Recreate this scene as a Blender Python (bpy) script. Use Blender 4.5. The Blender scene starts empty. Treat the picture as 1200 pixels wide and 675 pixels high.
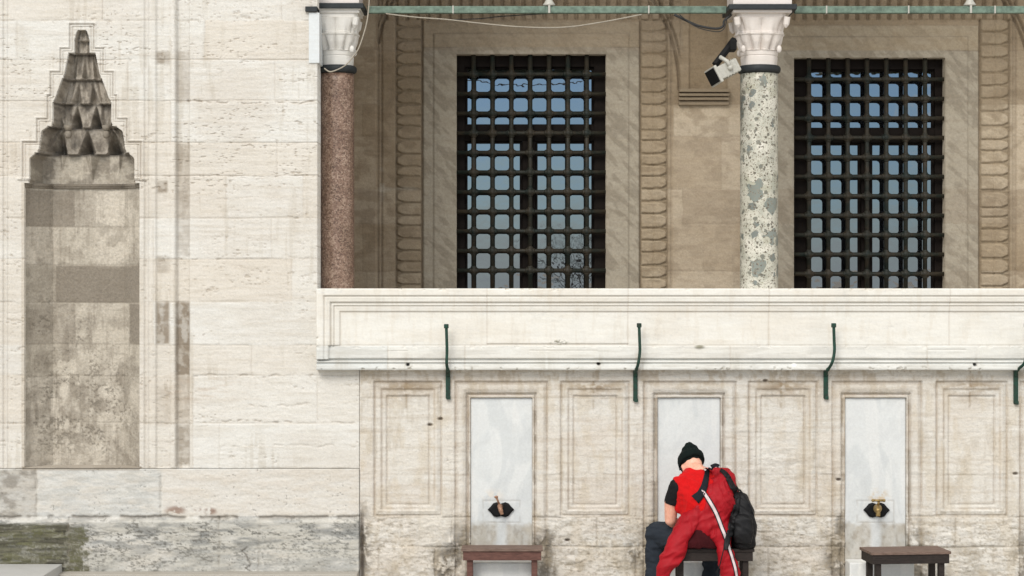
import bpy, bmesh, math, random
import numpy as np
from mathutils import Vector, Matrix
from mathutils.bvhtree import BVHTree
random.seed(7)
D = 16.0          # camera distance to the main wall plane (y = 0)
K = 150.0         # photo pixels per metre on the plane y = 0
CAMZ = 2.5
scene = bpy.context.scene
COL = scene.collection

def X(px, y=0.0): return (px-600.0)/K*(D+y)/D
def Z(py, y=0.0): return CAMZ+(337.5-py)/K*(D+y)/D
def P(px, py, y=0.0): return Vector((X(px, y), y, Z(py, y)))
def lin(r, g, b):
    f = lambda c: (c/255/12.92) if c/255 <= .04045 else ((c/255+.055)/1.055)**2.4
    return (f(r), f(g), f(b))

# ------------------------------------------------------------------ objects
def link(o): COL.objects.link(o); return o
def tag(o, label=None, cat=None, group=None, kind=None):
    if label: o['label'] = label
    if cat: o['category'] = cat
    if group: o['group'] = group
    if kind: o['kind'] = kind
    return o
def wloc(o):
    v = Vector((0, 0, 0))
    while o: v += o.location; o = o.parent
    return v
def thing(name, loc, label, cat, group=None):
    o = link(bpy.data.objects.new(name, None)); o.location = loc; o.empty_display_size = .1
    return tag(o, label, cat, group)
def mobj(name, me, mat, parent=None, smooth=False):
    me.name = name
    if mat and not me.materials: me.materials.append(mat)
    o = link(bpy.data.objects.new(name, me))
    if parent is not None:
        o.location = -wloc(parent); o.parent = parent
    if smooth:
        me.polygons.foreach_set('use_smooth', [True]*len(me.polygons))
    return o
def bobj(name, bm, mat, parent=None, smooth=False):
    bmesh.ops.recalc_face_normals(bm, faces=bm.faces)
    me = bpy.data.meshes.new(name); bm.to_mesh(me); bm.free()
    return mobj(name, me, mat, parent, smooth)

# ------------------------------------------------------------------ shapes
def box(bm, x0, x1, y0, y1, z0, z1, bev=0.0, M=None):
    r = bmesh.ops.create_cube(bm, size=1.0)
    vs = r['verts']
    for v in vs:
        v.co = Vector(((x0+x1)/2+v.co.x*abs(x1-x0), (y0+y1)/2+v.co.y*abs(y1-y0), (z0+z1)/2+v.co.z*abs(z1-z0)))
    if bev > 0:
        es = list({e for v in vs for e in v.link_edges})
        rr = bmesh.ops.bevel(bm, geom=es, offset=bev, segments=2, affect='EDGES', profile=.6)
        vs = list({v for f in rr['faces'] for v in f.verts} | {v for v in vs if v.is_valid})
    if M is not None:
        for v in vs: v.co = M @ v.co
    return vs
def ring_pts(c, ax, ay, rx, ry, n, power=2.0):
    out = []
    for i in range(n):
        t = 2*math.pi*i/n
        ct, st = math.cos(t), math.sin(t)
        e = 2.0/power
        out.append(c + ax*(rx*math.copysign(abs(ct)**e, ct)) + ay*(ry*math.copysign(abs(st)**e, st)))
    return out
def skin_rings(bm, rings, cap=True):
    R = [[bm.verts.new(p) for p in r] for r in rings]
    n = len(R[0])
    for a, b in zip(R, R[1:]):
        for i in range(n):
            bm.faces.new((a[i], a[(i+1) % n], b[(i+1) % n], b[i]))
    if cap:
        bm.faces.new(R[0][::-1]); bm.faces.new(R[-1])
def tube(bm, pts, rad, n=10, cap=True):
    pts = [Vector(p) for p in pts]
    if not hasattr(rad, '__len__'): rad = [rad]*len(pts)
    prev = None; rings = []
    for i, p in enumerate(pts):
        d = (pts[min(i+1, len(pts)-1)]-pts[max(i-1, 0)]).normalized()
        if prev is None:
            a = d.orthogonal().normalized()
        else:
            a = (prev-d*prev.dot(d)).normalized()
        prev = a; b = d.cross(a)
        rings.append(ring_pts(p, a, b, rad[i], rad[i], n))
    skin_rings(bm, rings, cap)
def limb(bm, pts, rad, n=14):
    """closed tapered limb with rounded ends, pts with radii (r or (rx, ry))"""
    pts = [Vector(p) for p in pts]
    P2, R2 = [], []
    for i in range(len(pts)-1):
        k = 6
        for j in range(k):
            t = j/k
            P2.append(pts[i].lerp(pts[i+1], t)); R2.append(rad[i]*(1-t)+rad[i+1]*t)
    P2.append(pts[-1]); R2.append(rad[-1])
    d0 = (P2[1]-P2[0]).normalized(); d1 = (P2[-1]-P2[-2]).normalized()
    pre = [(P2[0]-d0*R2[0]*math.sin(a), R2[0]*math.cos(a)) for a in (1.45, 1.1, .7, .35)]
    post = [(P2[-1]+d1*R2[-1]*math.sin(a), R2[-1]*math.cos(a)) for a in (.35, .7, 1.1, 1.45)]
    pp = [a for a, _ in pre]+P2+[a for a, _ in post]
    rr = [b for _, b in pre]+R2+[b for _, b in post]
    tube(bm, pp, rr, n)
def ell(bm, c, rx, ry, rz, rot=None, seg=20):
    M = Matrix.Translation(c) @ (rot.to_4x4() if rot else Matrix()) @ Matrix.Diagonal((rx, ry, rz, 1))
    bmesh.ops.create_uvsphere(bm, u_segments=seg, v_segments=seg//2+2, radius=1, matrix=M)
def lathe(bm, cx, cy, prof, n=48, ax='z'):
    rings = []
    for r, h in prof:
        if ax == 'z': rings.append(ring_pts(Vector((cx, cy, h)), Vector((1, 0, 0)), Vector((0, 1, 0)), r, r, n))
    skin_rings(bm, rings)
def remeshed(bm, voxel, smooth=3, fac=.5):
    bmesh.ops.recalc_face_normals(bm, faces=bm.faces)
    me = bpy.data.meshes.new('t'); bm.to_mesh(me); bm.free()
    o = link(bpy.data.objects.new('t', me))
    m = o.modifiers.new('r', 'REMESH'); m.mode = 'VOXEL'; m.voxel_size = voxel; m.use_smooth_shade = True
    s = o.modifiers.new('s', 'SMOOTH'); s.factor = fac; s.iterations = smooth
    dg = bpy.context.evaluated_depsgraph_get()
    me2 = bpy.data.meshes.new_from_object(o.evaluated_get(dg))
    bpy.data.objects.remove(o); me2.materials.clear()
    return me2
def spline(pts, k=8):
    pts = [Vector(p) for p in pts]; out = []
    for i in range(len(pts)-1):
        p0 = pts[max(i-1, 0)]; p1 = pts[i]; p2 = pts[i+1]; p3 = pts[min(i+2, len(pts)-1)]
        for j in range(k):
            t = j/k
            out.append(.5*((2*p1)+(p2-p0)*t+(2*p0-5*p1+4*p2-p3)*t*t+(3*p1-p0-3*p2+p3)*t**3))
    out.append(pts[-1]); return out

# ------------------------------------------------------------------ numpy noise
def vnoise(x, y, seed=0):
    xi = np.floor(x).astype(np.int64); yi = np.floor(y).astype(np.int64)
    xf = x-xi; yf = y-yi
    xf = xf*xf*(3-2*xf); yf = yf*yf*(3-2*yf)
    def h(a, b):
        n = (a*374761393+b*668265263+seed*974634777) & 0xffffffff
        n = ((n ^ (n >> 13))*1274126177) & 0xffffffff
        n = n ^ (n >> 16)
        return (n & 0xffff)/65535.0
    a = h(xi, yi); b = h(xi+1, yi); c = h(xi, yi+1); d = h(xi+1, yi+1)
    return (a*(1-xf)+b*xf)*(1-yf)+(c*(1-xf)+d*xf)*yf
def fbm(x, y, seed=0, oct=4):
    s = 0; a = .5; t = 0
    for i in range(oct):
        s = s+a*vnoise(x*2**i, y*2**i, seed+i*17); t += a; a *= .55
    return s/t
def sst(a, b, x):
    t = np.clip((x-a)/(b-a), 0, 1); return t*t*(3-2*t)
def blob(PX, PY, cx, cy, rx, ry, soft=.5):
    d = np.sqrt(((PX-cx)/rx)**2+((PY-cy)/ry)**2); return 1-sst(1-soft, 1+soft, d)
def rect(PX, PY, x0, x1, y0, y1, s=1.0):
    return sst(x0-s, x0+s, PX)*(1-sst(x1-s, x1+s, PX))*sst(y0-s, y0+s, PY)*(1-sst(y1-s, y1+s, PY))
def mix(C, m, col):
    m = np.asarray(m)[..., None]; return C*(1-m)+np.array(col)*m
def masonry(PX, PY, courses, joints, seed=0, wob=.8):
    """courses: list of y edges; joints: list of x lists per course. returns id-noise, edge distance (px), course idx"""
    wy = (fbm(PX/40, PY/40, seed+5, 3)-.5)*wob*2
    wx = (fbm(PX/30, PY/30, seed+9, 3)-.5)*wob*2
    y = PY+wy; x = PX+wx
    ce = np.array(courses, float)
    idx = np.searchsorted(ce, y)
    dist = np.min(np.abs(y[..., None]-ce[None, None, :]), axis=-1)
    hd = dist.copy(); vid = np.zeros_like(x); vd = np.full_like(x, 99.0)
    for c in range(len(courses)+1):
        m = idx == c
        js = np.array(sorted(joints[c]) if c < len(joints) and joints[c] else [-9999.0])
        xi = np.searchsorted(js, x[m]); vid[m] = xi
        vd[m] = np.min(np.abs(x[m][:, None]-js[None, :]), axis=-1)
    rid = vnoise(vid*7.31+idx*3.77+.5, idx*5.13+vid*1.9+.5, seed+77)
    rid2 = vnoise(vid*3.1+idx*9.7+.5, idx*2.3+vid*8.9+.5, seed+99)
    return rid, rid2, hd, vd, idx

# ------------------------------------------------------------------ materials
def nd(nt, t, **k):
    n = nt.nodes.new(t)
    for a, b in k.items(): setattr(n, a, b)
    return n
def new_mat(name):
    m = bpy.data.materials.new(name); m.use_nodes = True
    nt = m.node_tree; b = nt.nodes['Principled BSDF']
    return m, nt, b
def coords(nt, scale=(1, 1, 1)):
    tc = nd(nt, 'ShaderNodeTexCoord'); mp = nd(nt, 'ShaderNodeMapping'); mp.inputs['Scale'].default_value = scale
    nt.links.new(tc.outputs['Object'], mp.inputs['Vector']); return mp.outputs['Vector']
def noise(nt, vec, scale, detail=6, rough=.6):
    n = nd(nt, 'ShaderNodeTexNoise'); n.inputs['Scale'].default_value = scale
    n.inputs['Detail'].default_value = detail; n.inputs['Roughness'].default_value = rough
    nt.links.new(vec, n.inputs['Vector']); return n.outputs['Fac']
def ramp(nt, fac, stops):
    r = nd(nt, 'ShaderNodeValToRGB'); e = r.color_ramp.elements
    while len(e) < len(stops): e.new(.5)
    for el, (p, c) in zip(e, stops):
        el.position = p; el.color = (*c, 1) if hasattr(c, '__len__') else (c, c, c, 1)
    nt.links.new(fac, r.inputs['Fac']); return r.outputs['Color']
def mixc(nt, a, b, fac, mode='MULTIPLY'):
    n = nd(nt, 'ShaderNodeMix', data_type='RGBA', blend_type=mode)
    for s, v in ((n.inputs[0], fac), (n.inputs[6], a), (n.inputs[7], b)):
        if isinstance(v, bpy.types.NodeSocket): nt.links.new(v, s)
        else: s.default_value = v if not hasattr(v, '__len__') else (*v, 1)
    return n.outputs[2]
def bump(nt, bsdf, h, strength=.3, dist=.01):
    b = nd(nt, 'ShaderNodeBump'); b.inputs['Strength'].default_value = strength; b.inputs['Distance'].default_value = dist
    nt.links.new(h, b.inputs['Height']); nt.links.new(b.outputs['Normal'], bsdf.inputs['Normal'])
def stone_mat(name, streak=.5, pits=.5, grain=.12, bstr=.35, rough=.88, veins=0.0):
    m, nt, b = new_mat(name)
    at = nd(nt, 'ShaderNodeAttribute', attribute_name='Col')
    v = coords(nt); vs = coords(nt, (1, 1, 9)); vp = coords(nt, (1, 1, 4))
    n1 = noise(nt, v, 60, 8, .7)
    c = mixc(nt, at.outputs['Color'], ramp(nt, n1, [(.3, 1-grain*1.6), (.7, 1+0*grain)]), 1.0)
    n2 = noise(nt, vs, 3.5, 8, .65)
    c = mixc(nt, c, ramp(nt, n2, [(.38, (.86, .83, .78)), (.58, (1, 1, 1))]), streak)
    n3 = noise(nt, vp, 22, 6, .75)
    pit = ramp(nt, n3, [(.30, 0.0), (.36, 1.0)])
    c = mixc(nt, c, mixc(nt, (.55, .47, .38), (1, 1, 1), pit, 'MIX'), pits)
    if veins:
        w = nd(nt, 'ShaderNodeTexNoise'); w.inputs['Scale'].default_value = 2.2; w.inputs['Detail'].default_value = 7; w.inputs['Distortion'].default_value = 1.6
        vv = coords(nt, (1.4, 1, .6)); nt.links.new(vv, w.inputs['Vector'])
        c = mixc(nt, c, ramp(nt, w.outputs['Fac'], [(.42, (.80, .82, .84)), (.5, (1, 1, 1)), (.62, (.95, .95, .96))]), veins)
    nt.links.new(c, b.inputs['Base Color']); b.inputs['Roughness'].default_value = rough
    mm = nd(nt, 'ShaderNodeMath', operation='MULTIPLY'); nt.links.new(n1, mm.inputs[0]); nt.links.new(pit, mm.inputs[1])
    bump(nt, b, mm.outputs[0], bstr, .01)
    return m
def simple_mat(name, col, rough=.6, metal=0.0, nscale=30, var=.25, bstr=.15, spec=.5, col2=None):
    m, nt, b = new_mat(name)
    n = noise(nt, coords(nt), nscale, 6, .65)
    c2 = col2 if col2 else tuple(c*(1-var) for c in col)
    c = mixc(nt, c2, col, ramp(nt, n, [(.35, 0.0), (.62, 1.0)]), 'MIX')
    nt.links.new(c, b.inputs['Base Color'])
    b.inputs['Roughness'].default_value = rough; b.inputs['Metallic'].default_value = metal
    b.inputs['Specular IOR Level'].default_value = spec
    if bstr: bump(nt, b, n, bstr, .004)
    return m
M_trav = stone_mat('travertine', .45, .55, .10, .5)
M_niche = stone_mat('niche_stone', .25, .5, .22, .6)
M_fount = stone_mat('weathered_limestone', .5, .6, .12, .6)
M_marble = stone_mat('white_marble', .3, .08, .06, .15, .55, veins=.15)
M_panel = stone_mat('grey_marble', .12, .05, .08, .15, .5, veins=.5)
M_rear = stone_mat('shaded_limestone', .4, .45, .16, .5)
M_iron = simple_mat('dark_iron', lin(54, 47, 36), .6, 0, 9, .45, .5, spec=.35, col2=lin(22, 33, 29))
M_wood_frame = simple_mat('window_timber', lin(26, 19, 14), .7, 0, 20, .3, spec=.15)
M_green = simple_mat('green_paint_iron', lin(20, 62, 50), .6, 0, 35, .5, .5, spec=.3, col2=lin(34, 44, 36))
M_rod = simple_mat('verdigris_rod', lin(106, 126, 112), .6, 0, 25, .3, .3, col2=lin(70, 88, 76))
M_band = simple_mat('dark_iron_band', lin(46, 50, 52), .6, .1, 30, .3, spec=.3)
M_blackcloth = simple_mat('black_cloth', (.012, .012, .014), .85, 0, 200, .4, .3, spec=.3)
M_cable_w = simple_mat('pale_cable', lin(158, 150, 136), .6)
M_cable_b = simple_mat('black_cable', (.02, .02, .02), .6)
M_brass = simple_mat('old_brass', lin(168, 142, 92), .42, .8, 120, .5, .3)
M_copper = simple_mat('worn_copper', lin(160, 122, 98), .5, .3, 120, .5, .3)
M_black = simple_mat('black_casting', (.006, .006, .0065), .7, 0, 90, .4, .5, spec=.2)
M_plast = simple_mat('grey_painted_metal', lin(176, 174, 165), .5, 0, 40, .15, .1)

def column_mat(name, kind):
    m, nt, b = new_mat(name)
    v = coords(nt)
    if kind == 'granite':
        vo = nd(nt, 'ShaderNodeTexVoronoi'); vo.inputs['Scale'].default_value = 95; nt.links.new(v, vo.inputs['Vector'])
        s = nd(nt, 'ShaderNodeSeparateColor'); nt.links.new(vo.outputs['Color'], s.inputs[0])
        c = ramp(nt, s.outputs[0], [(.0, lin(92, 72, 60)), (.3, lin(124, 99, 85)), (.65, lin(140, 116, 101)), (.93, lin(160, 140, 124))])
        n = noise(nt, v, 6, 6, .6)
        c = mixc(nt, c, ramp(nt, n, [(.32, (.66, .62, .58)), (.5, (.9, .88, .86)), (.65, (1, 1, 1))]), 1.0)
        n = noise(nt, coords(nt, (3, 3, 1)), 9, 7, .65); c = mixc(nt, c, ramp(nt, n, [(.35, (.82, .78, .74)), (.55, (1, 1, 1))]), .8)
    else:
        n = noise(nt, v, 9, 8, .7)
        c = ramp(nt, n, [(.3, lin(146, 147, 136)), (.46, lin(184, 182, 169)), (.62, lin(206, 202, 190)), (.72, lin(222, 218, 208))])
        for sc, thr, rr, colr in ((4.5, .82, .50, (168, 168, 154)), (7, .84, .54, (126, 132, 126)), (10, .80, .50, (176, 174, 158)), (15, .93, .46, (112, 118, 114)), (26, .88, .44, (116, 116, 106)), (44, .82, .42, (96, 90, 80)), (75, .80, .46, (120, 112, 98)), (130, .8, .5, (140, 132, 118))):
            w = nd(nt, 'ShaderNodeTexNoise'); w.inputs['Scale'].default_value = sc*1.5; nt.links.new(v, w.inputs['Vector'])
            ad = nd(nt, 'ShaderNodeVectorMath', operation='MULTIPLY_ADD')
            nt.links.new(w.outputs['Color'], ad.inputs[0]); ad.inputs[1].default_value = (.9/sc,)*3; nt.links.new(v, ad.inputs[2])
            vo = nd(nt, 'ShaderNodeTexVoronoi'); vo.inputs['Scale'].default_value = sc; nt.links.new(ad.outputs[0], vo.inputs['Vector'])
            s = nd(nt, 'ShaderNodeSeparateColor'); nt.links.new(vo.outputs['Color'], s.inputs[0])
            g1 = nd(nt, 'ShaderNodeMath', operation='GREATER_THAN'); nt.links.new(s.outputs[1], g1.inputs[0]); g1.inputs[1].default_value = thr
            g2 = nd(nt, 'ShaderNodeMath', operation='LESS_THAN'); nt.links.new(vo.outputs['Distance'], g2.inputs[0]); g2.inputs[1].default_value = rr
            g = nd(nt, 'ShaderNodeMath', operation='MULTIPLY'); nt.links.new(g1.outputs[0], g.inputs[0]); nt.links.new(g2.outputs[0], g.inputs[1])
            c = mixc(nt, c, lin(*colr), g.outputs[0], 'MIX')
        n2 = noise(nt, v, 3, 5, .6)
        c = mixc(nt, c, ramp(nt, n2, [(.35, (.80, .80, .76)), (.6, (1, 1, 1))]), .8)
    nt.links.new(c, b.inputs['Base Color']); b.inputs['Roughness'].default_value = .42
    bump(nt, b, noise(nt, v, 45, 6, .6), .12, .004)
    return m
M_pink = column_mat('pink_granite', 'granite'); M_breccia = column_mat('green_breccia', 'breccia')

def wood_mat(name, c1, c2):
    m, nt, b = new_mat(name)
    n = noise(nt, coords(nt, (2, 14, 14)), 9, 8, .7)
    c = ramp(nt, n, [(.3, c2), (.65, c1)])
    nt.links.new(c, b.inputs['Base Color']); b.inputs['Roughness'].default_value = .65; b.inputs['Specular IOR Level'].default_value = .25
    bump(nt, b, n, .3, .004); return m
M_wood_red = wood_mat('red_brown_wood', lin(106, 74, 66), lin(66, 44, 38))
M_wood_dk = wood_mat('dark_worn_wood', lin(50, 42, 38), lin(24, 20, 19))
M_wood_top = wood_mat('worn_seat_wood', lin(124, 104, 93), lin(74, 59, 52))

def cloth_mat(name, col, scale=500, sheen=.3, rough=.85, var=.12):
    m, nt, b = new_mat(name)
    v = coords(nt); n = noise(nt, v, 14, 6, .6)
    c = mixc(nt, col, ramp(nt, n, [(.3, 1-var*2), (.7, 1.0)]), 1.0)
    nt.links.new(c, b.inputs['Base Color']); b.inputs['Roughness'].default_value = rough
    b.inputs['Sheen Weight'].default_value = sheen
    b.inputs['Specular IOR Level'].default_value = .2
    bump(nt, b, noise(nt, v, scale, 3, .5), .25, .002); return m
M_vest = cloth_mat('red_vest_cloth', lin(196, 10, 13), sheen=.05)
M_jacket = cloth_mat('crimson_tracksuit', lin(156, 14, 27), sheen=0, rough=.6)
M_tshirt = cloth_mat('black_tshirt', (.007, .007, .008), sheen=.0)
M_trouser = cloth_mat('slate_trouser', lin(40, 46, 54), sheen=0)
M_beanie = cloth_mat('black_green_knit', lin(8, 20, 18), 300, 0, .95)
M_stripew = cloth_mat('white_stripe', lin(205, 190, 190), var=.05)
M_collar = cloth_mat('charcoal_lining', lin(26, 28, 34), sheen=0)
M_pack = cloth_mat('black_nylon', (.008, .008, .009), 300, .0, .55)
M_skin = simple_mat('skin', lin(222, 170, 146), .5, 0, 18, .12, .05, col2=lin(206, 142, 120))
M_skin.node_tree.nodes['Principled BSDF'].inputs['Subsurface Weight'].default_value = .08
M_hair = simple_mat('grey_hair', lin(120, 112, 106), .7, 0, 300, .4)
M_shoe = simple_mat('dark_shoe_leather', (.03, .028, .026), .5)

def glass_mat():
    m, nt, b = new_mat('dark_window_glass')
    b.inputs['Base Color'].default_value = (.008, .009, .011, 1)
    b.inputs['Roughness'].default_value = .015; b.inputs['IOR'].default_value = 2.7
    bump(nt, b, noise(nt, coords(nt), 3.5, 3, .5), .05, .03)
    return m
M_glass = glass_mat()

# ------------------------------------------------------------------ heightfields (relief surfaces)
def axis(a, b, s, pa=0, pb=0, ps=12):
    L = [np.arange(a, b+1e-6, s)]
    if pa: L.insert(0, np.linspace(a-pa, a, max(2, int(pa/ps)))[:-1])
    if pb: L.append(np.linspace(L[-1][-1], b+pb, max(2, int(pb/ps)))[1:])
    return np.concatenate(L)
def hf(name, xs, ys, Y, func, mat, parent, back=.3, skirt=True):
    """relief: func(PX, PY) -> out (m toward camera), colour, keep mask"""
    PX, PY = np.meshgrid(xs, ys)
    out, C, keep = func(PX, PY)
    h, w = PX.shape
    s = (D+Y)/D
    co = np.stack([(PX-600)/K*s, Y-out, CAMZ+(337.5-PY)/K*s], -1).reshape(-1, 3)
    idx = np.arange(h*w).reshape(h, w)
    fk = (keep[:-1, :-1] & keep[1:, :-1] & keep[:-1, 1:] & keep[1:, 1:])
    F = np.stack([idx[:-1, :-1], idx[1:, :-1], idx[1:, 1:], idx[:-1, 1:]], -1)[fk]
    cols = np.concatenate([np.clip(C, 0, 1).reshape(-1, 3), np.ones((h*w, 1))], -1)
    if skirt:
        pad = np.pad(fk, 1)
        c = pad[1:-1, 1:-1]; E = []
        for (dy, dx, a, b) in ((-1, 0, (0, 1), (0, 0)), (1, 0, (1, 0), (1, 1)), (0, -1, (0, 0), (1, 0)), (0, 1, (1, 1), (0, 1))):
            nb = pad[1+dy:pad.shape[0]-1+dy, 1+dx:pad.shape[1]-1+dx]
            jj, ii = np.nonzero(c & ~nb)
            E.append(np.stack([idx[jj+a[0], ii+a[1]], idx[jj+b[0], ii+b[1]]], -1))
        E = np.concatenate(E)
        u = np.unique(E); mp = -np.ones(h*w, np.int64); mp[u] = h*w+np.arange(len(u))
        bc = co[u].copy(); bc[:, 1] = Y+back
        co = np.concatenate([co, bc]); cols = np.concatenate([cols, cols[u]])
        F = np.concatenate([F, np.stack([E[:, 1], E[:, 0], mp[E[:, 0]], mp[E[:, 1]]], -1)])
    used = np.unique(F); rm = -np.ones(len(co), np.int64); rm[used] = np.arange(len(used))
    co = co[used]; cols = cols[used]; F = rm[F]
    me = bpy.data.meshes.new(name)
    me.vertices.add(len(co)); me.vertices.foreach_set('co', co.astype(np.float32).ravel())
    me.loops.add(F.size); me.loops.foreach_set('vertex_index', F.astype(np.int32).ravel())
    me.polygons.add(len(F)); me.polygons.foreach_set('loop_start', np.arange(0, F.size, 4, dtype=np.int32))
    me.update(calc_edges=True)
    ca = me.color_attributes.new('Col', 'FLOAT_COLOR', 'POINT'); ca.data.foreach_set('color', cols.astype(np.float32).ravel())
    me.validate()
    return mobj(name, me, mat, parent)
def paint(o, col):
    me = o.data
    ca = me.color_attributes.new('Col', 'FLOAT_COLOR', 'POINT')
    ca.data.foreach_set('color', np.tile(np.array([*col, 1], np.float32), len(me.vertices)))
    return o

WARM = np.array([.62, .58, .52]); WHITE = np.array([.68, .667, .63]); BEIGE = np.array([.565, .515, .445])

# ---------- left wall with niche
NC = 96.0
TIERS = [  # py0, py1, hw0, hw1, depth, cells
    (35, 47, 3.5, 8.5, .05, 1), (47, 62, 8.5, 8.5, .07, 1), (62, 92, 15.5, 21.5, .12, 3), (92, 120, 23, 33, .15, 3),
    (120, 148, 34, 34.5, .18, 3), (148, 179, 46.5, 51, .21, 3), (179, 215, 61, 61.5, .24, 0)]
def hood(PX, PY):
    """returns half width of opening at PY and depth inside"""
    hw = np.zeros_like(PX); dep = np.zeros_like(PX); sh = np.zeros_like(PX)
    for k, (a, b, h0, h1, d, n) in enumerate(TIERS):
        m = (PY >= a) & (PY < b)
        t = np.clip((PY-a)/(b-a), 0, 1)
        w = h0+(h1-h0)*(np.sqrt(t) if k == 0 else t)
        if k in (5, 6): w = w - 6*(1-sst(0, .22, t))
        w = w + (0.9 if k > 1 else 0)*np.exp(-((t-.93)/.05)**2)
        u = (PX-NC)/np.maximum(w, 1)
        au = np.clip(np.abs(u), 0, 1)
        base = d*np.minimum(1, (1-au)*7.0+.15)+.02*(np.abs(2*((au*5) % 1.0)-1))*(au > .5)*(n > 0)
        if n:
            p = (u*n*.5+(.5 if k in (2, 5) else 0)) % 1.0
            q = np.abs(2*p-1)                 # 0 at cell centre, 1 at rib
            v = t
            width, amp, step = {1: (.6, .02, 0), 2: (.60, .07, .004), 3: (.60, .09, .01), 4: (.64, .16, .05), 5: (.66, .20, .04)}.get(k, (.6, .02, 0))
            ins = width*v**.9-q
            f = amp*np.clip(ins, 0, 1)/width+step*sst(0, .06, ins)*v
            q2 = np.abs(2*((p+.5) % 1.0)-1)     # rib faces: shallow inverted fold
            f = f+.030*np.clip((1-v)*.8-q2, 0, 1)+.018*np.abs(q2-.5)*(ins < 0)
            base = base + f*(1-au**6)
            # ledge lip at foot of tier
            base = base - .02*sst(.9, .96, v)
        if k == 6:
            p = (u*2.0+.5) % 1.0
            base = base + .02*np.abs(2*p-1)-.09*np.clip(1-np.abs(PX-101)/9-t*1.1, 0, 1)-.05*np.clip(.8-np.abs(PX-66)/6-t*1.3, 0, 1)-.05*np.clip(.8-np.abs(PX-133)/6-t*1.3, 0, 1)
        hw[m] = w[m]; dep[m] = base[m]
    m = PY >= 215
    hw[m] = 67
    # half octagon body
    u = np.abs(PX-NC)
    body = np.minimum(.25, .05+(67-u)/25*.20)
    dep[m] = body[m]
    return hw, dep
NICHE_BOT = 548
def in_niche(PX, PY):
    hw, _ = hood(PX, PY)
    return (np.abs(PX-NC) <= hw) & (PY > 35) & (PY < NICHE_BOT)
STEPS = [(28.5, 57, 14), (57, 84.5, 25), (84.5, 112, 36.5), (112, 139.5, 40), (139.5, 166.5, 52.5), (166.5, 209.5, 69), ]
def steps_dist(PX, PY):
    """signed distance-like value to stepped frame (px): negative inside"""
    d = np.full_like(PX, 1e3)
    for (a, b, w) in STEPS:
        dx = np.abs(PX-NC)-w; dyt = a-PY; dyb = PY-260
        dd = np.maximum(np.maximum(dx, dyt), np.where(PY > 209.5, PY-209.5, -99))
        d = np.minimum(d, dd)
    return d
L_COURSES = [-100, -50, 24, 70, 118, 167, 206, 255.5, 303.5, 354, 404.5, 440, 496, 549]
L_JOINTS = [[], [60, 250], [120, 330], [240, 20], [322, 150], [200], [325, 20], [265, 355], [318, 180], [342, 180], [180], [295, 90], [226, 372], [257, 226], [44]]
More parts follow.
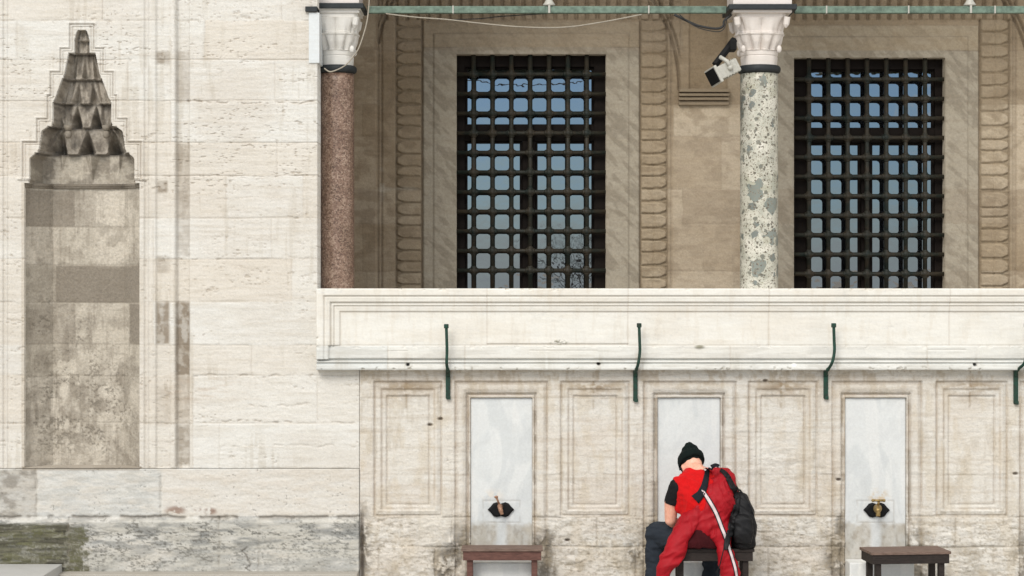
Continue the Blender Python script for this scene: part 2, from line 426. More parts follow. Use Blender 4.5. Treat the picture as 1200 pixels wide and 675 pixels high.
def wall_left(PX, PY):
    rid, rid2, hd, vd, idx = masonry(PX, PY, L_COURSES, L_JOINTS, 3)
    big = fbm(PX/90, PY/60, 11, 4); fine = fbm(PX/5, PY/2.2, 12, 4); streak = fbm(PX/60, PY/4, 13, 4)
    C = mix(np.broadcast_to(WHITE, PX.shape+(3,)).copy(), np.clip(rid*1.5-.35, 0, 1)*.75, BEIGE*1.12)
    C = mix(C, sst(.45, .7, big)*.45, WARM*.95); C = mix(C, sst(.5, .7, fbm(PX/130, PY/90, 19, 4))*.25, (.58, .52, .45))
    C = mix(C, sst(.58, .75, streak)*.30, BEIGE*.95)
    out = (fine-.5)*.003+(streak-.5)*.0035+(rid2-.5)*.004
    drip = sst(.52, .68, fbm(PX/5, PY/60, 17, 4))*sst(.45, .65, fbm(PX/50, PY/90, 18, 3)); C = mix(C, drip*.28, (.42, .37, .29)); C = C*(.93+.12*fine)[..., None]
    pit = sst(.66, .76, fbm(PX/4.5, PY/1.8, 15, 3))*sst(.42, .62, fbm(PX/60, PY/18, 16, 3))
    out -= .006*pit; C = mix(C, pit*.45, (.36, .30, .23))
    # rough horizontal tears
    for (y, x0, x1, a) in ((120, 210, 372, 1), (57, 118, 185, .8), (440, 225, 372, .8), (475, 290, 372, .7), (494, 240, 421, 1), (206, 230, 360, .5), (232, 250, 372, .4), (522, 260, 415, .5), (303, 230, 372, .5)):
        wy = y+(fbm(PX/12, PX*0, 40+int(y), 3)-.5)*7
        g = np.exp(-((PY-wy)/1.0)**2)*rect(PX, PY, x0, x1, 0, 600, 5)*sst(.40, .66, fbm(PX/5, PY/5, 44+int(y), 3))*a
        out -= .011*g; C = mix(C, g*.4, (.38, .31, .24))
    j = np.exp(-(hd/.9)**2)*sst(.25, .6, fbm(PX/25, PY/25, 21, 3)); jv = np.exp(-(vd/.8)**2)*.6
    jj = np.maximum(j, jv); out -= .006*jj; C = mix(C, jj*.35, (.38, .32, .25))
    # vertical mouldings beside the niche
    def groove(c, w, d): return d*np.exp(-((PX-c)/w)**4)
    vm = (PY < 549)
    g = groove(5, 1.6, .014)+groove(9.5, 1.2, .008)+groove(170.5, 1.5, .014)+groove(175, 1.2, .008)
    ch1 = rect(PX, PY, 183, 199, -999, 549, 1.5); ch2 = rect(PX, PY, 207, 221.5, -999, 549, 1.5)
    rid3 = np.exp(-((PX-203.5)/2.2)**2)
    out += (-g-.018*ch1-.034*ch2+.01*rid3)*vm
    # stepped frame lines round the hood
    sd = steps_dist(PX, PY)
    fr = (np.exp(-((sd)/.9)**4)+np.exp(-((sd+3)/.8)**4)*.7)*(PY < 211)
    out += -.010*fr+.006*np.exp(-((sd-1.8)/1.0)**2)*(PY < 211)
    C = mix(C, fr*.25, (.35, .29, .23))
    lg = rect(PX, PY, 20, 172, 208, 211, .8); out += .012*lg
    # brown weathering inside the channels
    n = fbm(PX/7, PY/9, 31, 4)
    st = np.zeros_like(PX)
    for (x0, x1, y0, y1, a) in ((183, 198, 354, 403, .8), (206, 222, 354, 440, .85), (206, 222, 60, 120, .35), (183, 199, 60, 75, .7), (207, 222, 168, 258, .5), (207, 222, 258, 300, .35), (206, 222, 440, 545, .4), (208, 222, 500, 545, .6), (184, 196, 212, 226, .7), (184, 198, 300, 320, .4), (183, 200, 455, 500, .2), (208, 222, 212, 240, .5)):
        st = np.maximum(st, a*rect(PX, PY, x0, x1, y0, y1, 2)*(.55+.45*sst(.35, .6, n)))
    C = mix(C, np.clip(st*1.15, 0, .95), (.25, .205, .155)); out -= .003*st*(n > .5)
    # warm streaks right of the channels
    st = blob(PX, PY, 235, 455, 40, 14, .8)*sst(.4, .7, fbm(PX/20, PY/4, 33, 4)); C = mix(C, st*.5, (.42, .33, .25))
    C = mix(C, rect(PX, PY, 26, 166, 546.5, 553, .5)*.8, (.27, .225, .17)); C = mix(C, rect(PX, PY, 25, 30, 214, 549, .7)*.5, (.45, .39, .31))
    keep = ~in_niche(PX, PY)
    keep &= ~((PX > 372.5) & (PY < 432))
    return out, C, keep
def niche_f(PX, PY):
    hw, dep = hood(PX, PY)
    inside = (np.abs(PX-NC) <= hw+2.2) & (PY > 33) & (PY < NICHE_BOT+2)
    out = -dep
    # opening rim stays in the wall plane
    n1 = fbm(PX/14, PY/14, 51, 5); n2 = fbm(PX/3, PY/3, 52, 4); n3 = fbm(PX/7, PY/40, 53, 4)
    out = out+(n2-.5)*.008
    crs = [217, 265, 310, 355, 404.5, 442, 497]
    jn = [[]]*0+[[], [82, 140], [62, 120], [58, 142], [80], [105, 30], [75, 135], [60, 130]]
    rid, rid2, hd, vd, idx = masonry(PX, PY, crs, jn, 8)
    C = mix(np.broadcast_to(np.array([.52, .47, .39]), PX.shape+(3,)).copy(), np.clip(rid*1.4-.3, 0, 1)*.7, (.68, .62, .53))
    # darker replaced blocks
    for (x0, x1, y0, y1, a) in ((57, 162, 311, 355, .78), (28, 80, 356, 404, .40), (147, 162, 356, 404, .75), (28, 80, 222, 265, .72), (80, 105, 222, 265, .35), (30, 57, 311, 355, .25), (40, 70, 266, 311, .2)):
        C = mix(C, a*rect(PX, PY, x0, x1, y0, y1, 1.2), (.20, .168, .13))
    pale = rect(PX, PY, 105, 150, 222, 311, 6)+blob(PX, PY, 115, 460, 16, 26, .7)+rect(PX, PY, 60, 150, 404, 442, 3)*.7+rect(PX, PY, 28, 75, 442, 548, 6)*.4
    C = mix(C, np.clip(pale, 0, 1)*.45, (.68, .62, .53))
    drip = sst(.50, .66, fbm(PX/3.2, PY/45, 50, 4))*sst(.4, .6, fbm(PX/18, PY/60, 49, 3)); C = mix(C, drip*.35, (.22, .185, .145))
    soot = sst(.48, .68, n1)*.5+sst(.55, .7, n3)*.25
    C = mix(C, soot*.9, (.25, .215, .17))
    spots = sst(.50, .72, fbm(PX/2.4, PY/2.4, 55, 5))*sst(.35, .6, fbm(PX/22, PY/16, 59, 4))*1.3*(blob(PX, PY, 88, 480, 55, 60, .6)*.9+blob(PX, PY, 60, 380, 35, 30, .5)*.7+.25)
    C = mix(C, np.clip(spots, 0, 1)*.6, (.15, .13, .10)); out -= .003*spots
    C = mix(C, sst(.42, .68, fbm(PX/11, PY/16, 43, 5))*(blob(PX, PY, 92, 490, 60, 60, .7)*.55+blob(PX, PY, 50, 380, 35, 60, .7)*.5), (.24, .205, .16))
    j = np.exp(-(hd/1.0)**2)*.6+np.exp(-(vd/.8)**2)*.4
    out -= .004*j*(PY > 217); C = mix(C, j*.4*(PY > 217), (.2, .17, .13))
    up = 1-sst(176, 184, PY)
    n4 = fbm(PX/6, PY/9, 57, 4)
    C = mix(C, up*.7, (.37, .325, .27)); C = mix(C, sst(118, 124, PY)*(1-sst(174, 180, PY))*sst(.35, .6, fbm(PX/10, PY/14, 56, 4))*.4, (.13, .11, .09)); C = mix(C, up*sst(.5, .7, n4)*.6, (.52, .47, .40)); C = mix(C, up*sst(.45, .3, n4)*.4 if False else up*(1-sst(.3, .45, n4))*.5, (.12, .10, .08))  # hood's own tone; middle tiers darkened, hollow shade put into the colour
    for yb in (62, 92, 120, 148, 179): C = mix(C, np.exp(-((PY-yb-1.0)/1.6)**2)*.75, (.07, .06, .05))  # shadow line under each tier ledge, painted into the colour
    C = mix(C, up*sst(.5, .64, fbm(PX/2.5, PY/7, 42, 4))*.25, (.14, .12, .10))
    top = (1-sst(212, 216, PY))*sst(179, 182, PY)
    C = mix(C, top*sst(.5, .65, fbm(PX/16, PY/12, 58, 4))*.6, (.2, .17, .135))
    return out, C, inside

left = thing('stone_wall', (X(210), 0, .28), 'tall cream travertine wall with a dark carved stepped niche at left', 'wall')
xs = np.concatenate([axis(-60, 23, 1.0, 260, 0), np.arange(23.5, 168.1, .5), axis(169, 421, 1.0)]); ys = np.concatenate([axis(-40, 28, 1.0, 420, 0), np.arange(28.5, 218.1, .5), axis(219, 549, 1.0)])
hf('wall_face', xs, ys, 0, wall_left, M_trav, left, back=.9)
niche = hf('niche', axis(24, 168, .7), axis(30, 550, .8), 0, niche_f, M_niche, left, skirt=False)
# little ledge that runs round the niche over its body, and pendants
bm = bmesh.new()
prof = [(28, .0), (34, .06), (54, .22), (138, .22), (158, .06), (164, .0)]
for a, b in zip(prof, prof[1:]):
    pa, pb = P(a[0], 216, 0), P(b[0], 216, 0)
    pa.y = a[1]+.02; pb.y = b[1]+.02
    tube(bm, [pa, pb], .014, 8); pa = pa.copy(); pb = pb.copy(); pa.z -= .016; pb.z -= .016; tube(bm, [pa, pb], .009, 8)
paint(bobj('niche_ledge', bm, M_niche, niche, True), (.22, .19, .15))
for px, py, y in ((76, 156, .12), (121, 156, .12)):
    bm = bmesh.new(); c = P(px, py, 0); c.y = y
    ell(bm, c, .028, .03, .035); tube(bm, [c+Vector((0, 0, .03)), c+Vector((0, .0, .07))], [.026, .035], 12)
    paint(bobj('pendant', bm, M_niche, niche, True), (.27, .235, .19))
bm = bmesh.new(); box(bm, X(24), X(168), .42, .9, Z(552), Z(28)); paint(bobj('niche_core', bm, M_niche, niche), (.3, .27, .22))

# plinth courses under the left wall
def plinth_f(PX, PY):
    rid, rid2, hd, vd, idx = masonry(PX, PY, [549, 605.5], [[], [42, 189], [82, 258, 305]], 5, 1.5)
    up = PY < 605.5
    n1 = fbm(PX/22, PY/7, 61, 5); n2 = fbm(PX/3, PY/1.8, 62, 4); n3 = fbm(PX/50, PY/6, 63, 4)
    C = np.broadcast_to(WHITE*.92, PX.shape+(3,)).copy()
    C = mix(C, sst(.4, .7, n1)*.5, BEIGE); C = mix(C, sst(604, 612, PY)*(.35+.5*sst(.35, .65, fbm(PX/60, PY/20, 48, 4))), (.46, .445, .40))
    # grey marble block
    g = rect(PX, PY, 43, 189, 550, 605, 2); C = mix(C, g*(.15+.4*sst(.42, .62, fbm(PX/14, PY/3.5, 65, 5))), (.42, .425, .41))
    g = rect(PX, PY, -400, 42, 550, 605, 2); C = mix(C, g*(.35+.5*sst(.4, .65, fbm(PX/14, PY/7, 66, 5))), (.24, .22, .19))
    g = rect(PX, PY, 190, 421, 550, 605, 2); C = mix(C, g*.3, (.62, .56, .49))
    lowc = ~up
    dk = sst(.42, .66, fbm(PX/24, PY/5, 67, 6)); dk2 = sst(.48, .66, fbm(PX/3, PY/1.3, 68, 5))*sst(.3, .6, fbm(PX/20, PY/8, 60, 4))
    band = np.exp(-((PY-627)/14)**2)
    C = mix(C, lowc*dk*(.40+.5*band), (.21, .215, .21)); C = mix(C, lowc*dk2*.85*(.55+.45*band), (.10, .10, .09)); C = mix(C, sst(667, 670, PY)*.7, (.12, .12, .08))
    g = rect(PX, PY, 82, 258, 608, 672, 2)*dk2; C = mix(C, g*.45, (.15, .14, .12))
    # reddish scars
    sc = (blob(PX, PY, 206, 598, 11, 5, .5)+blob(PX, PY, 247, 599, 7, 4, .5)+blob(PX, PY, 232, 597, 4, 2, .5))*sst(.35, .5, fbm(PX/5, PY/4, 69, 3))
    C = mix(C, np.clip(sc, 0, 1)*.8, (.22, .13, .09))
    # moss
    WX = (fbm(PX/5, PY/6, 45, 4)-.5)*26; PX0 = PX; PX = PX+WX
    ms = (rect(PX, PY, -400, 81, 613, 672, 3)*.95+rect(PX, PY, 82, 103, 616, 672, 3)*.95)*(.65+.35*sst(.3, .55, fbm(PX/6, PY/4, 70, 4)))
    C = mix(C, ms*.93, (.085, .08, .04)); C = mix(C, ms*sst(.5, .75, fbm(PX/9, PY/4, 71, 5))*.55, (.11, .11, .04))
    C = mix(C, rect(PX, PY, -400, 81, 613, 672, 3)*sst(.5, .62, fbm(PX/40, PY/3.2, 72, 4))*.75, (.05, .045, .03))
    PX = PX0
    # geometry
    out = .012+(n2-.5)*.005+(n1-.5)*.008
    ledge = np.where(PY < 605.5, 0, 0)+sst(606, 611, PY)*.05
    out = out+ledge+rect(PX, PY, -400, 81, 612, 700, 1)*(fbm(PX/30, PY/4, 73, 4)-.5)*.03
    hdw = np.exp(-(np.abs(PY-605.5+(fbm(PX/14, PX*0, 44, 3)-.5)*3.5)/1.5)**2)*sst(.3, .5, fbm(PX/15, PY/30, 74, 3)); out -= .02*hdw; C = mix(C, hdw*.6, (.16, .13, .1))
    vj = np.exp(-((vd+(fbm(PX/3, PY/5, 47, 3)-.5)*3)/1.3)**2)*(.25+.6*sst(.35, .6, fbm(PX/9, PY/9, 46, 3))); out -= .014*vj; C = mix(C, vj*.5, (.2, .17, .13))
    cr = np.exp(-((PX-288-(PY-640)*.15-(fbm(PY/5, PY*0, 75, 2)-.5)*9)/1.0)**2)*rect(PX, PY, 270, 310, 640, 672, 2); out -= .015*cr; C = mix(C, cr*.6, (.16, .14, .12))
    cr = np.exp(-((PY-643-(fbm(PX/9, PX*0, 76, 3)-.5)*5)/1.0)**2)*rect(PX, PY, 300, 421, 630, 655, 3)*.5; out -= .012*cr
    sp = sst(.74, .82, fbm(PX/3, PY/1.8, 77, 3))*sst(.45, .6, fbm(PX/30, PY/12, 64, 3)); out -= .007*sp; C = mix(C, sp*.5, (.12, .11, .09))
    fl = rect(PX, PY, 26, 164, 540, 551, 1); C = mix(C, fl*.75, (.25, .21, .16))
    return out, C, np.ones(PX.shape, bool)
hf('plinth', axis(-60, 421, 1.0, 260, 0), axis(549.5, 671, 1.0), 0, plinth_f, M_trav, left, back=.85)

# ---------- fountain wall
BAYS_M = [(551.5, 624, 534, 641), (771, 845, 755, 862), (991, 1063, 976, 1080), (1211, 1283, 1196, 1300)]
BAYS_B = [(439, 517), (658, 737), (878, 957), (1098, 1180), (1318, 1400)]
def fount_f(PX, PY):
    crs = [466, 506.5, 556.5, 606, 641, 690]
    jn = [[475, 701, 905, 1140], [424, 640, 860, 1085], [440, 624, 658, 760, 845, 960, 1064, 1098], [530, 640, 745, 877, 990, 1180], [420, 530, 640, 700, 870, 985, 1120], [444, 510, 650, 745, 900, 985, 1090], [470, 520, 660, 760, 880, 980, 1115]]
    rid, rid2, hd, vd, idx = masonry(PX, PY, crs, jn, 14, 1.2)
    low = sst(585, 615, PY)
    big = fbm(PX/70, PY/50, 81, 4); n2 = fbm(PX/4, PY/2.4, 82, 4); n1 = fbm(PX/18, PY/7, 83, 5); streak = fbm(PX/45, PY/3.5, 84, 4)
    C = mix(np.broadcast_to(WHITE*.98, PX.shape+(3,)).copy(), .15+.45*rid, BEIGE*1.16)
    C = mix(C, sst(.5, .75, streak)*.30, (.44, .37, .29))
    C = mix(C, sst(.48, .7, big)*.25, (.56, .48, .40))
    out = (n2-.5)*.005+(rid2-.5)*.006
    ero = np.maximum(low, .6*sst(.5, .62, fbm(PX/90, PY/35, 85, 3))*sst(480, 540, PY)*(1-.6*rect(PX, PY, 430, 520, 430, 590, 8)))
    out += ero*((n1-.5)*.018+(fbm(PX/8, PY/3, 86, 4)-.5)*.009)
    cav = sst(.62, .74, fbm(PX/5, PY/2.0, 87, 4))*(.12+.7*ero)*sst(.4, .6, fbm(PX/40, PY/20, 80, 3)); out -= .008*cav; C = mix(C, cav*.45, (.33, .27, .20))
    # mouldings (fade where the stone has worn away)
    wear = 1-.5*low*sst(.3, .6, fbm(PX/30, PY/20, 88, 3)); wear = wear*1.7
    def frame(x0, x1, y0, y1, w, d):
        dd = np.maximum(np.maximum(x0-PX, PX-x1), np.maximum(y0-PY, PY-y1))
        return d*np.exp(-((dd)/w)**4)
    def inside(x0, x1, y0, s=1.0, y1=720): return rect(PX, PY, x0, x1, y0, y1, s)
    for (x0, x1, o0, o1) in BAYS_M:
        out -= wear*(frame(o0, o1, 448, 720, 1.3, .012)+frame(o0+2.5, o1-2.5, 450.5, 720, 1.0, .006))
        out -= .014*inside(o0+10, o1-10, 458, 3)
        dd = np.maximum(np.maximum(o0-PX, PX-o1), 448-PY); g = (np.exp(-(dd/1.1)**2)*.55+np.exp(-((dd+2.5)/.9)**2)*.25+np.exp(-((dd+14.5)/1.2)**2)*.6)*(.35+.65*sst(.3, .6, fbm(PX/12, PY/18, 79, 3))); C = mix(C, np.clip(g, 0, 1)*(PY > 445), (.36, .27, .19))
        out -= wear*frame(x0-4, x1+3.5, 462, 720, 1.2, .015)
        out -= .035*inside(x0, x1, 466.5, .8)
        a = np.exp(-((PY-449)/1.4)**2)*rect(PX, PY, o0, o1, 440, 460, 2)*.3; C = mix(C, a, (.36, .29, .22))
        ed = np.minimum(np.abs(PX-x0+2.5), np.abs(PX-x1-2.5)); a = np.exp(-(ed/2.2)**2)*(PY > 466)*sst(.45, .62, fbm(PX/6, PY/14, 89, 4))*.7; C = mix(C, a, (.27, .22, .16))
        # damp black growth beside the basins
        for sx in (x0-9, x1+11):
            a = blob(PX, PY, sx, 655, 15, 34, .7)*sst(.35, .58, fbm(PX/7, PY/11, 90, 5)); C = mix(C, a*.8, (.15, .13, .10)); out -= .012*a
    for (x0, x1) in BAYS_B:
        out -= wear*(frame(x0, x1, 448, 604, 1.3, .012)+frame(x0+2.5, x1-2.5, 450.5, 601, 1.0, .005))
        out -= .012*rect(PX, PY, x0+8, x1-8, 456, 598, 1.5)
        out -= wear*frame(x0+14.5, x1-14, 464.5, 592, 1.0, .007)
        out -= .008*rect(PX, PY, x0+15, x1-14, 465, 592, 1)
        dd = np.maximum(np.maximum(x0-PX, PX-x1), np.maximum(448-PY, PY-604)); g = (np.exp(-(dd/1.1)**2)*.5+np.exp(-((dd+8)/1.1)**2)*.5+np.exp(-((dd+14.5)/1.0)**2)*.35)*(.3+.7*sst(.3, .6, fbm(PX/12, PY/18, 78, 3))); C = mix(C, np.clip(g, 0, 1), (.36, .27, .19))
        cx = (x0+x1)/2
        a = (blob(PX, PY, cx, 453, 34, 5, .8)*.55+blob(PX, PY, cx+1, 458, 22, 14, .9)*.35+np.exp(-((PX-cx+2)/1.3)**2)*rect(PX, PY, 0, 2000, 432, 480, 4)*.5)*sst(.3, .6, fbm(PX/9, PY/5, 91, 4))
        C = mix(C, np.clip(a, 0, 1), (.30, .23, .155))
    j = np.exp(-(hd/1.0)**2)*(.35+.65*low)*sst(.25, .5, fbm(PX/14, PY/20, 92, 3)); jv = np.exp(-(vd/.9)**2)*(.35+.4*low)
    jj = np.maximum(j, jv); out -= (.004+.008*low)*jj; C = mix(C, jj*.45, (.30, .25, .19))
    drk = sst(.56, .7, fbm(PX/22, PY/12, 93, 5))*sst(596, 650, PY); C = mix(C, drk*.45, (.28, .24, .18))
    for (cx, cy, rx, ry) in ((427, 640, 7, 40), (518, 660, 12, 22), (535, 640, 10, 25), (744, 650, 10, 14), (980, 655, 9, 22), (640, 636, 14, 12), (985, 622, 6, 20), (524, 665, 10, 16)):
        a = blob(PX, PY, cx, cy, rx, ry, .7)*sst(.32, .55, fbm(PX/6, PY/8, 94, 5)); C = mix(C, a*.8, (.14, .12, .095)); out -= .012*a
    st = np.exp(-((PX-424)/2.0)**2)*sst(590, 612, PY); out -= .03*st; C = mix(C, st*.7, (.12, .09, .07))
    for (cx, cy) in ((504, 498), (516, 491), (897, 446), (983, 562), (1190, 555), (665, 633), (1058, 486)):
        a = blob(PX, PY, cx, cy, 3, 1.6, .4); out -= .02*a; C = mix(C, a*.9, (.1, .07, .05))
    drip = sst(.52, .68, fbm(PX/6, PY/26, 76, 5))*sst(.45, .62, fbm(PX/30, PY/40, 77, 3)); C = mix(C, drip*.26, (.38, .32, .24)); C = C*(.92+.14*n2)[..., None]
    C = mix(C, sst(.5, .68, fbm(PX/16, PY/34, 96, 5))*.28*sst(435, 470, PY), (.50, .41, .28))
    C = mix(C, sst(.50, .66, fbm(PX/7, PY/13, 97, 4))*np.exp(-((PY-438)/22)**2)*.5, (.38, .30, .20))
    C = mix(C, sst(.55, .66, fbm(PX/3, PY/2.2, 98, 4))*low*.45, (.30, .25, .18))
    # paler patches where stone has been patched
    a = blob(PX, PY, 512, 612, 25, 28, .6)*.5; C = mix(C, a, (.68, .66, .61)); a = blob(PX, PY, 893, 530, 10, 18, .7)*.6; C = mix(C, a, (.72, .7, .65))
    keep = np.ones(PX.shape, bool)
    for (x0, x1, o0, o1) in BAYS_M[:3]: keep &= ~((PX > x0+.6) & (PX < x1-.6) & (PY > 467.2))
    return out, C, keep
fount = thing('fountain_wall', (X(800), 0, 0), 'weathered limestone ablution wall with moulded bays and grey marble panels below the parapet', 'wall')
hf('masonry', axis(421.5, 1260, 1.0, 0, 160), axis(432, 712, 1.0), 0, fount_f, M_fount, fount, back=.5)
for k, (x0, x1, o0, o1) in enumerate(BAYS_M[:3]):
    def panel_f(PX, PY, x0=x0, x1=x1, k=k):
        cx = (x0+x1)/2
        C = np.broadcast_to(np.array([.62, .635, .63]), PX.shape+(3,)).copy()
        v = sst(.5, .64, fbm((PX+PY*.8)/16, (PY-PX*.5)/50+k*9, 100+k, 4)); C = mix(C, v*.22, (.50, .515, .52))
        v = sst(.55, .7, fbm(PX/9, PY/70, 103+k, 3)); C = mix(C, v*.35, (.70, .70, .68))
        out = np.full_like(PX, -.038)
        dd = np.maximum(np.maximum(cx-21.5-PX, PX-cx-21.5), np.maximum(587.5-PY, PY-613))
        g = np.exp(-(dd/.8)**2)*sst(.3, .5, fbm(PX/12, PY/12, 104, 2)); out -= .003*g; C = mix(C, g*.4, (.35, .32, .28))
        low = sst(610, 618, PY+(fbm(PX/8, PY/8, 107, 3)-.5)*10)
        side = 1-.85*np.exp(-((PX-cx)/6.5)**4)
        n = fbm(PX/7, PY/9, 105+k, 5)
        C = mix(C, low*side*(.50+.25*sst(.3, .7, n)), (.37, .32, .245)); C = mix(C, low*side*sst(.52, .72, fbm(PX/4, PY/6, 108+k, 4))*.35, (.22, .18, .13))
        a = blob(PX, PY, cx-4+8*(k == 2)-6*(k == 0), 582, 10, 7, .7)*sst(.35, .6, fbm(PX/5, PY/5, 106, 4)); C = mix(C, a*.8, (.55, .42, .26) if k == 2 else (.72, .66, .58))
        return out, C, np.ones(PX.shape, bool)
    hf('marble_panel', axis(x0+.2, x1-.2, 1.0), axis(467, 712, 1.0), 0, panel_f, M_panel, fount, back=.1)

# ---------- parapet
def bumps(x, knots):
    xs_, ys_ = zip(*knots); return np.interp(x, xs_, ys_)
PROF_TOP = [(-5, .085), (0, .085), (1, .09), (8, .09), (9.2, .074), (10.4, .082), (15.6, .078), (16.4, .06), (17.2, .058), (18, .068), (19.6, .068), (20.4, .052), (21.2, .06), (25, .056), (26.4, .056), (27.3, .044), (999, .044)]
PROF_LOW = [(404.4, .044), (405.6, .052), (406.4, .052), (419.6, .056), (420.6, .036), (421.8, .036), (422.6, .070), (424.2, .074), (425.4, .056), (426.4, .084), (431.6, .092), (432.6, .088), (433.5, .088)]
def para_f(PX, PY):
    d = np.minimum(PX-372, PY-338)
    out = bumps(d, PROF_TOP)
    dl = PX-372
    lowp = bumps(PY, PROF_LOW)
    lmask = PY > 404.8
    # the left return of the lower mouldings
    lo = np.maximum(lowp, np.where(dl < 14, bumps(dl, PROF_TOP), 0)*(PY < 421))
    out = np.where(lmask, lo, out)
    n = fbm(PX/60, PY/14, 120, 4); n2 = fbm(PX/5, PY/3, 121, 4); v = sst(.52, .64, fbm((PX+PY*3)/60, (PY*2-PX*.3)/16, 122, 5))
    C = mix(np.broadcast_to(np.array([.70, .682, .63]), PX.shape+(3,)).copy(), sst(.4, .7, n)*.45, (.64, .595, .52))
    C = mix(C, v*.10, (.55, .53, .50)); vn = fbm((PX+PY*2.2)/34, (PY*2.4-PX*.5)/20, 128, 5); C = mix(C, np.exp(-((vn-.5)/.012)**2)*.28*sst(.45, .6, fbm(PX/60, PY/30, 129, 3)), (.42, .42, .41))
    C = mix(C, sst(.55, .75, fbm(PX/5, PY/26, 127, 4))*.16*(PY < 404), (.48, .40, .29)); C = mix(C, (PY > 426)*sst(.5, .7, fbm(PX/7, PY/4, 126, 4))*.3, (.38, .33, .25))
    idn = np.floor(np.interp(PX, [0, 455, 545, 855, 1085, 1300], [0, 1, 2, 3, 4, 5]))
    gl = lmask*(vnoise(idn*5.3+.5, idn*0+2.5, 5)*.3+.15+.35*(PX < 455)+.25*(PY > 420)); C = mix(C, gl*.8, (.54, .56, .55))
    C = mix(C, lmask*sst(.5, .65, fbm(PX/40, PY/3, 123, 4))*.3, (.40, .38, .34))
    out = out+(n2-.5)*.0015+(n-.5)*.002
    for x in (571, 735.5, 900, 1111, 1290):
        g = np.exp(-((PX-x)/.8)**2)*(PY < 405); out -= .003*g; C = mix(C, g*.35, (.4, .33, .26))
    for x in (455, 855, 1085, 545, 1250):
        g = np.exp(-((PX-x)/.8)**2)*(PY > 405)*(PY < 433); out -= .003*g; C = mix(C, g*.4, (.4, .34, .27))
    for (x0, x1, y, wd, s) in ((571, 736, 403.4, .9, 1.0), (372, 571, 404.8, .7, .4), (736, 1400, 404.8, .7, .45), (1085, 1130, 409.5, .6, .5), (455, 478, 411, .5, .4), (620, 700, 410.5, .5, .4)):
        g = np.exp(-((PY-y)/wd)**2)*rect(PX, PY, x0, x1, 300, 500, .6)*s; out -= .010*g; C = mix(C, g*.5, (.25, .2, .16))
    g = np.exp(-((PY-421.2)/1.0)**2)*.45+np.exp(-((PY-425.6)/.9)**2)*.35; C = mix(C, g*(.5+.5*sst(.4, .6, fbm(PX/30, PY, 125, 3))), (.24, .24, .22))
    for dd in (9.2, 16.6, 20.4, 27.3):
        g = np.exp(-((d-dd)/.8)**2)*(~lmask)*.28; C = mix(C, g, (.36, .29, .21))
    for (x, w_, a_) in ((523, 5, .5), (749, 6, .5), (977, 5, .45), (478, 5, .4), (701, 5, .4), (1140, 5, .35), (1085, 4, .3), (400, 8, .3), (640, 12, .25), (860, 10, .25)):
        g = np.exp(-((PX-x-(fbm(PY/12, PY*0, 119, 2)-.5)*4)/w_)**2)*sst(404, 424, PY)*sst(.3, .6, fbm(PX/2.5, PY/20, 118, 3))*a_; C = mix(C, g, (.33, .29, .22))
    chip = sst(.66, .72, fbm(PX/6, PY/6, 117, 3))*(np.exp(-((PY-432)/2.5)**2)+np.exp(-((d-.5)/1.5)**2)*(~lmask)+.5*np.exp(-((PY-406)/1.5)**2)); out -= .012*chip; C = mix(C, chip*.4, (.45, .40, .32))
    for (x, y) in ((478.5, 427), (701, 426), (1140, 427)):
        a = blob(PX, PY, x, y, 2.0, 1.6, .3); out -= .04*a; C = mix(C, a, (.03, .03, .03))
    a = blob(PX, PY, 655, 401, 9, 3, .6)*sst(.4, .6, fbm(PX/3, PY/3, 126, 3))+blob(PX, PY, 819, 406, 5, 2, .6); C = mix(C, np.clip(a, 0, 1)*.85, (.17, .16, .10)); out += .01*a
    a = blob(PX, PY, 929, 427, 2.5, 2, .4); C = mix(C, a, (.85, .84, .8))
    return out, C, np.ones(PX.shape, bool)
para = hf('parapet', axis(372, 1260, .9, 0, 160), axis(338, 433.4, .7), 0, para_f, M_marble, None, back=.32)
tag(para, 'long cream marble parapet with panelled face and double roll moulding under the windows', 'parapet')

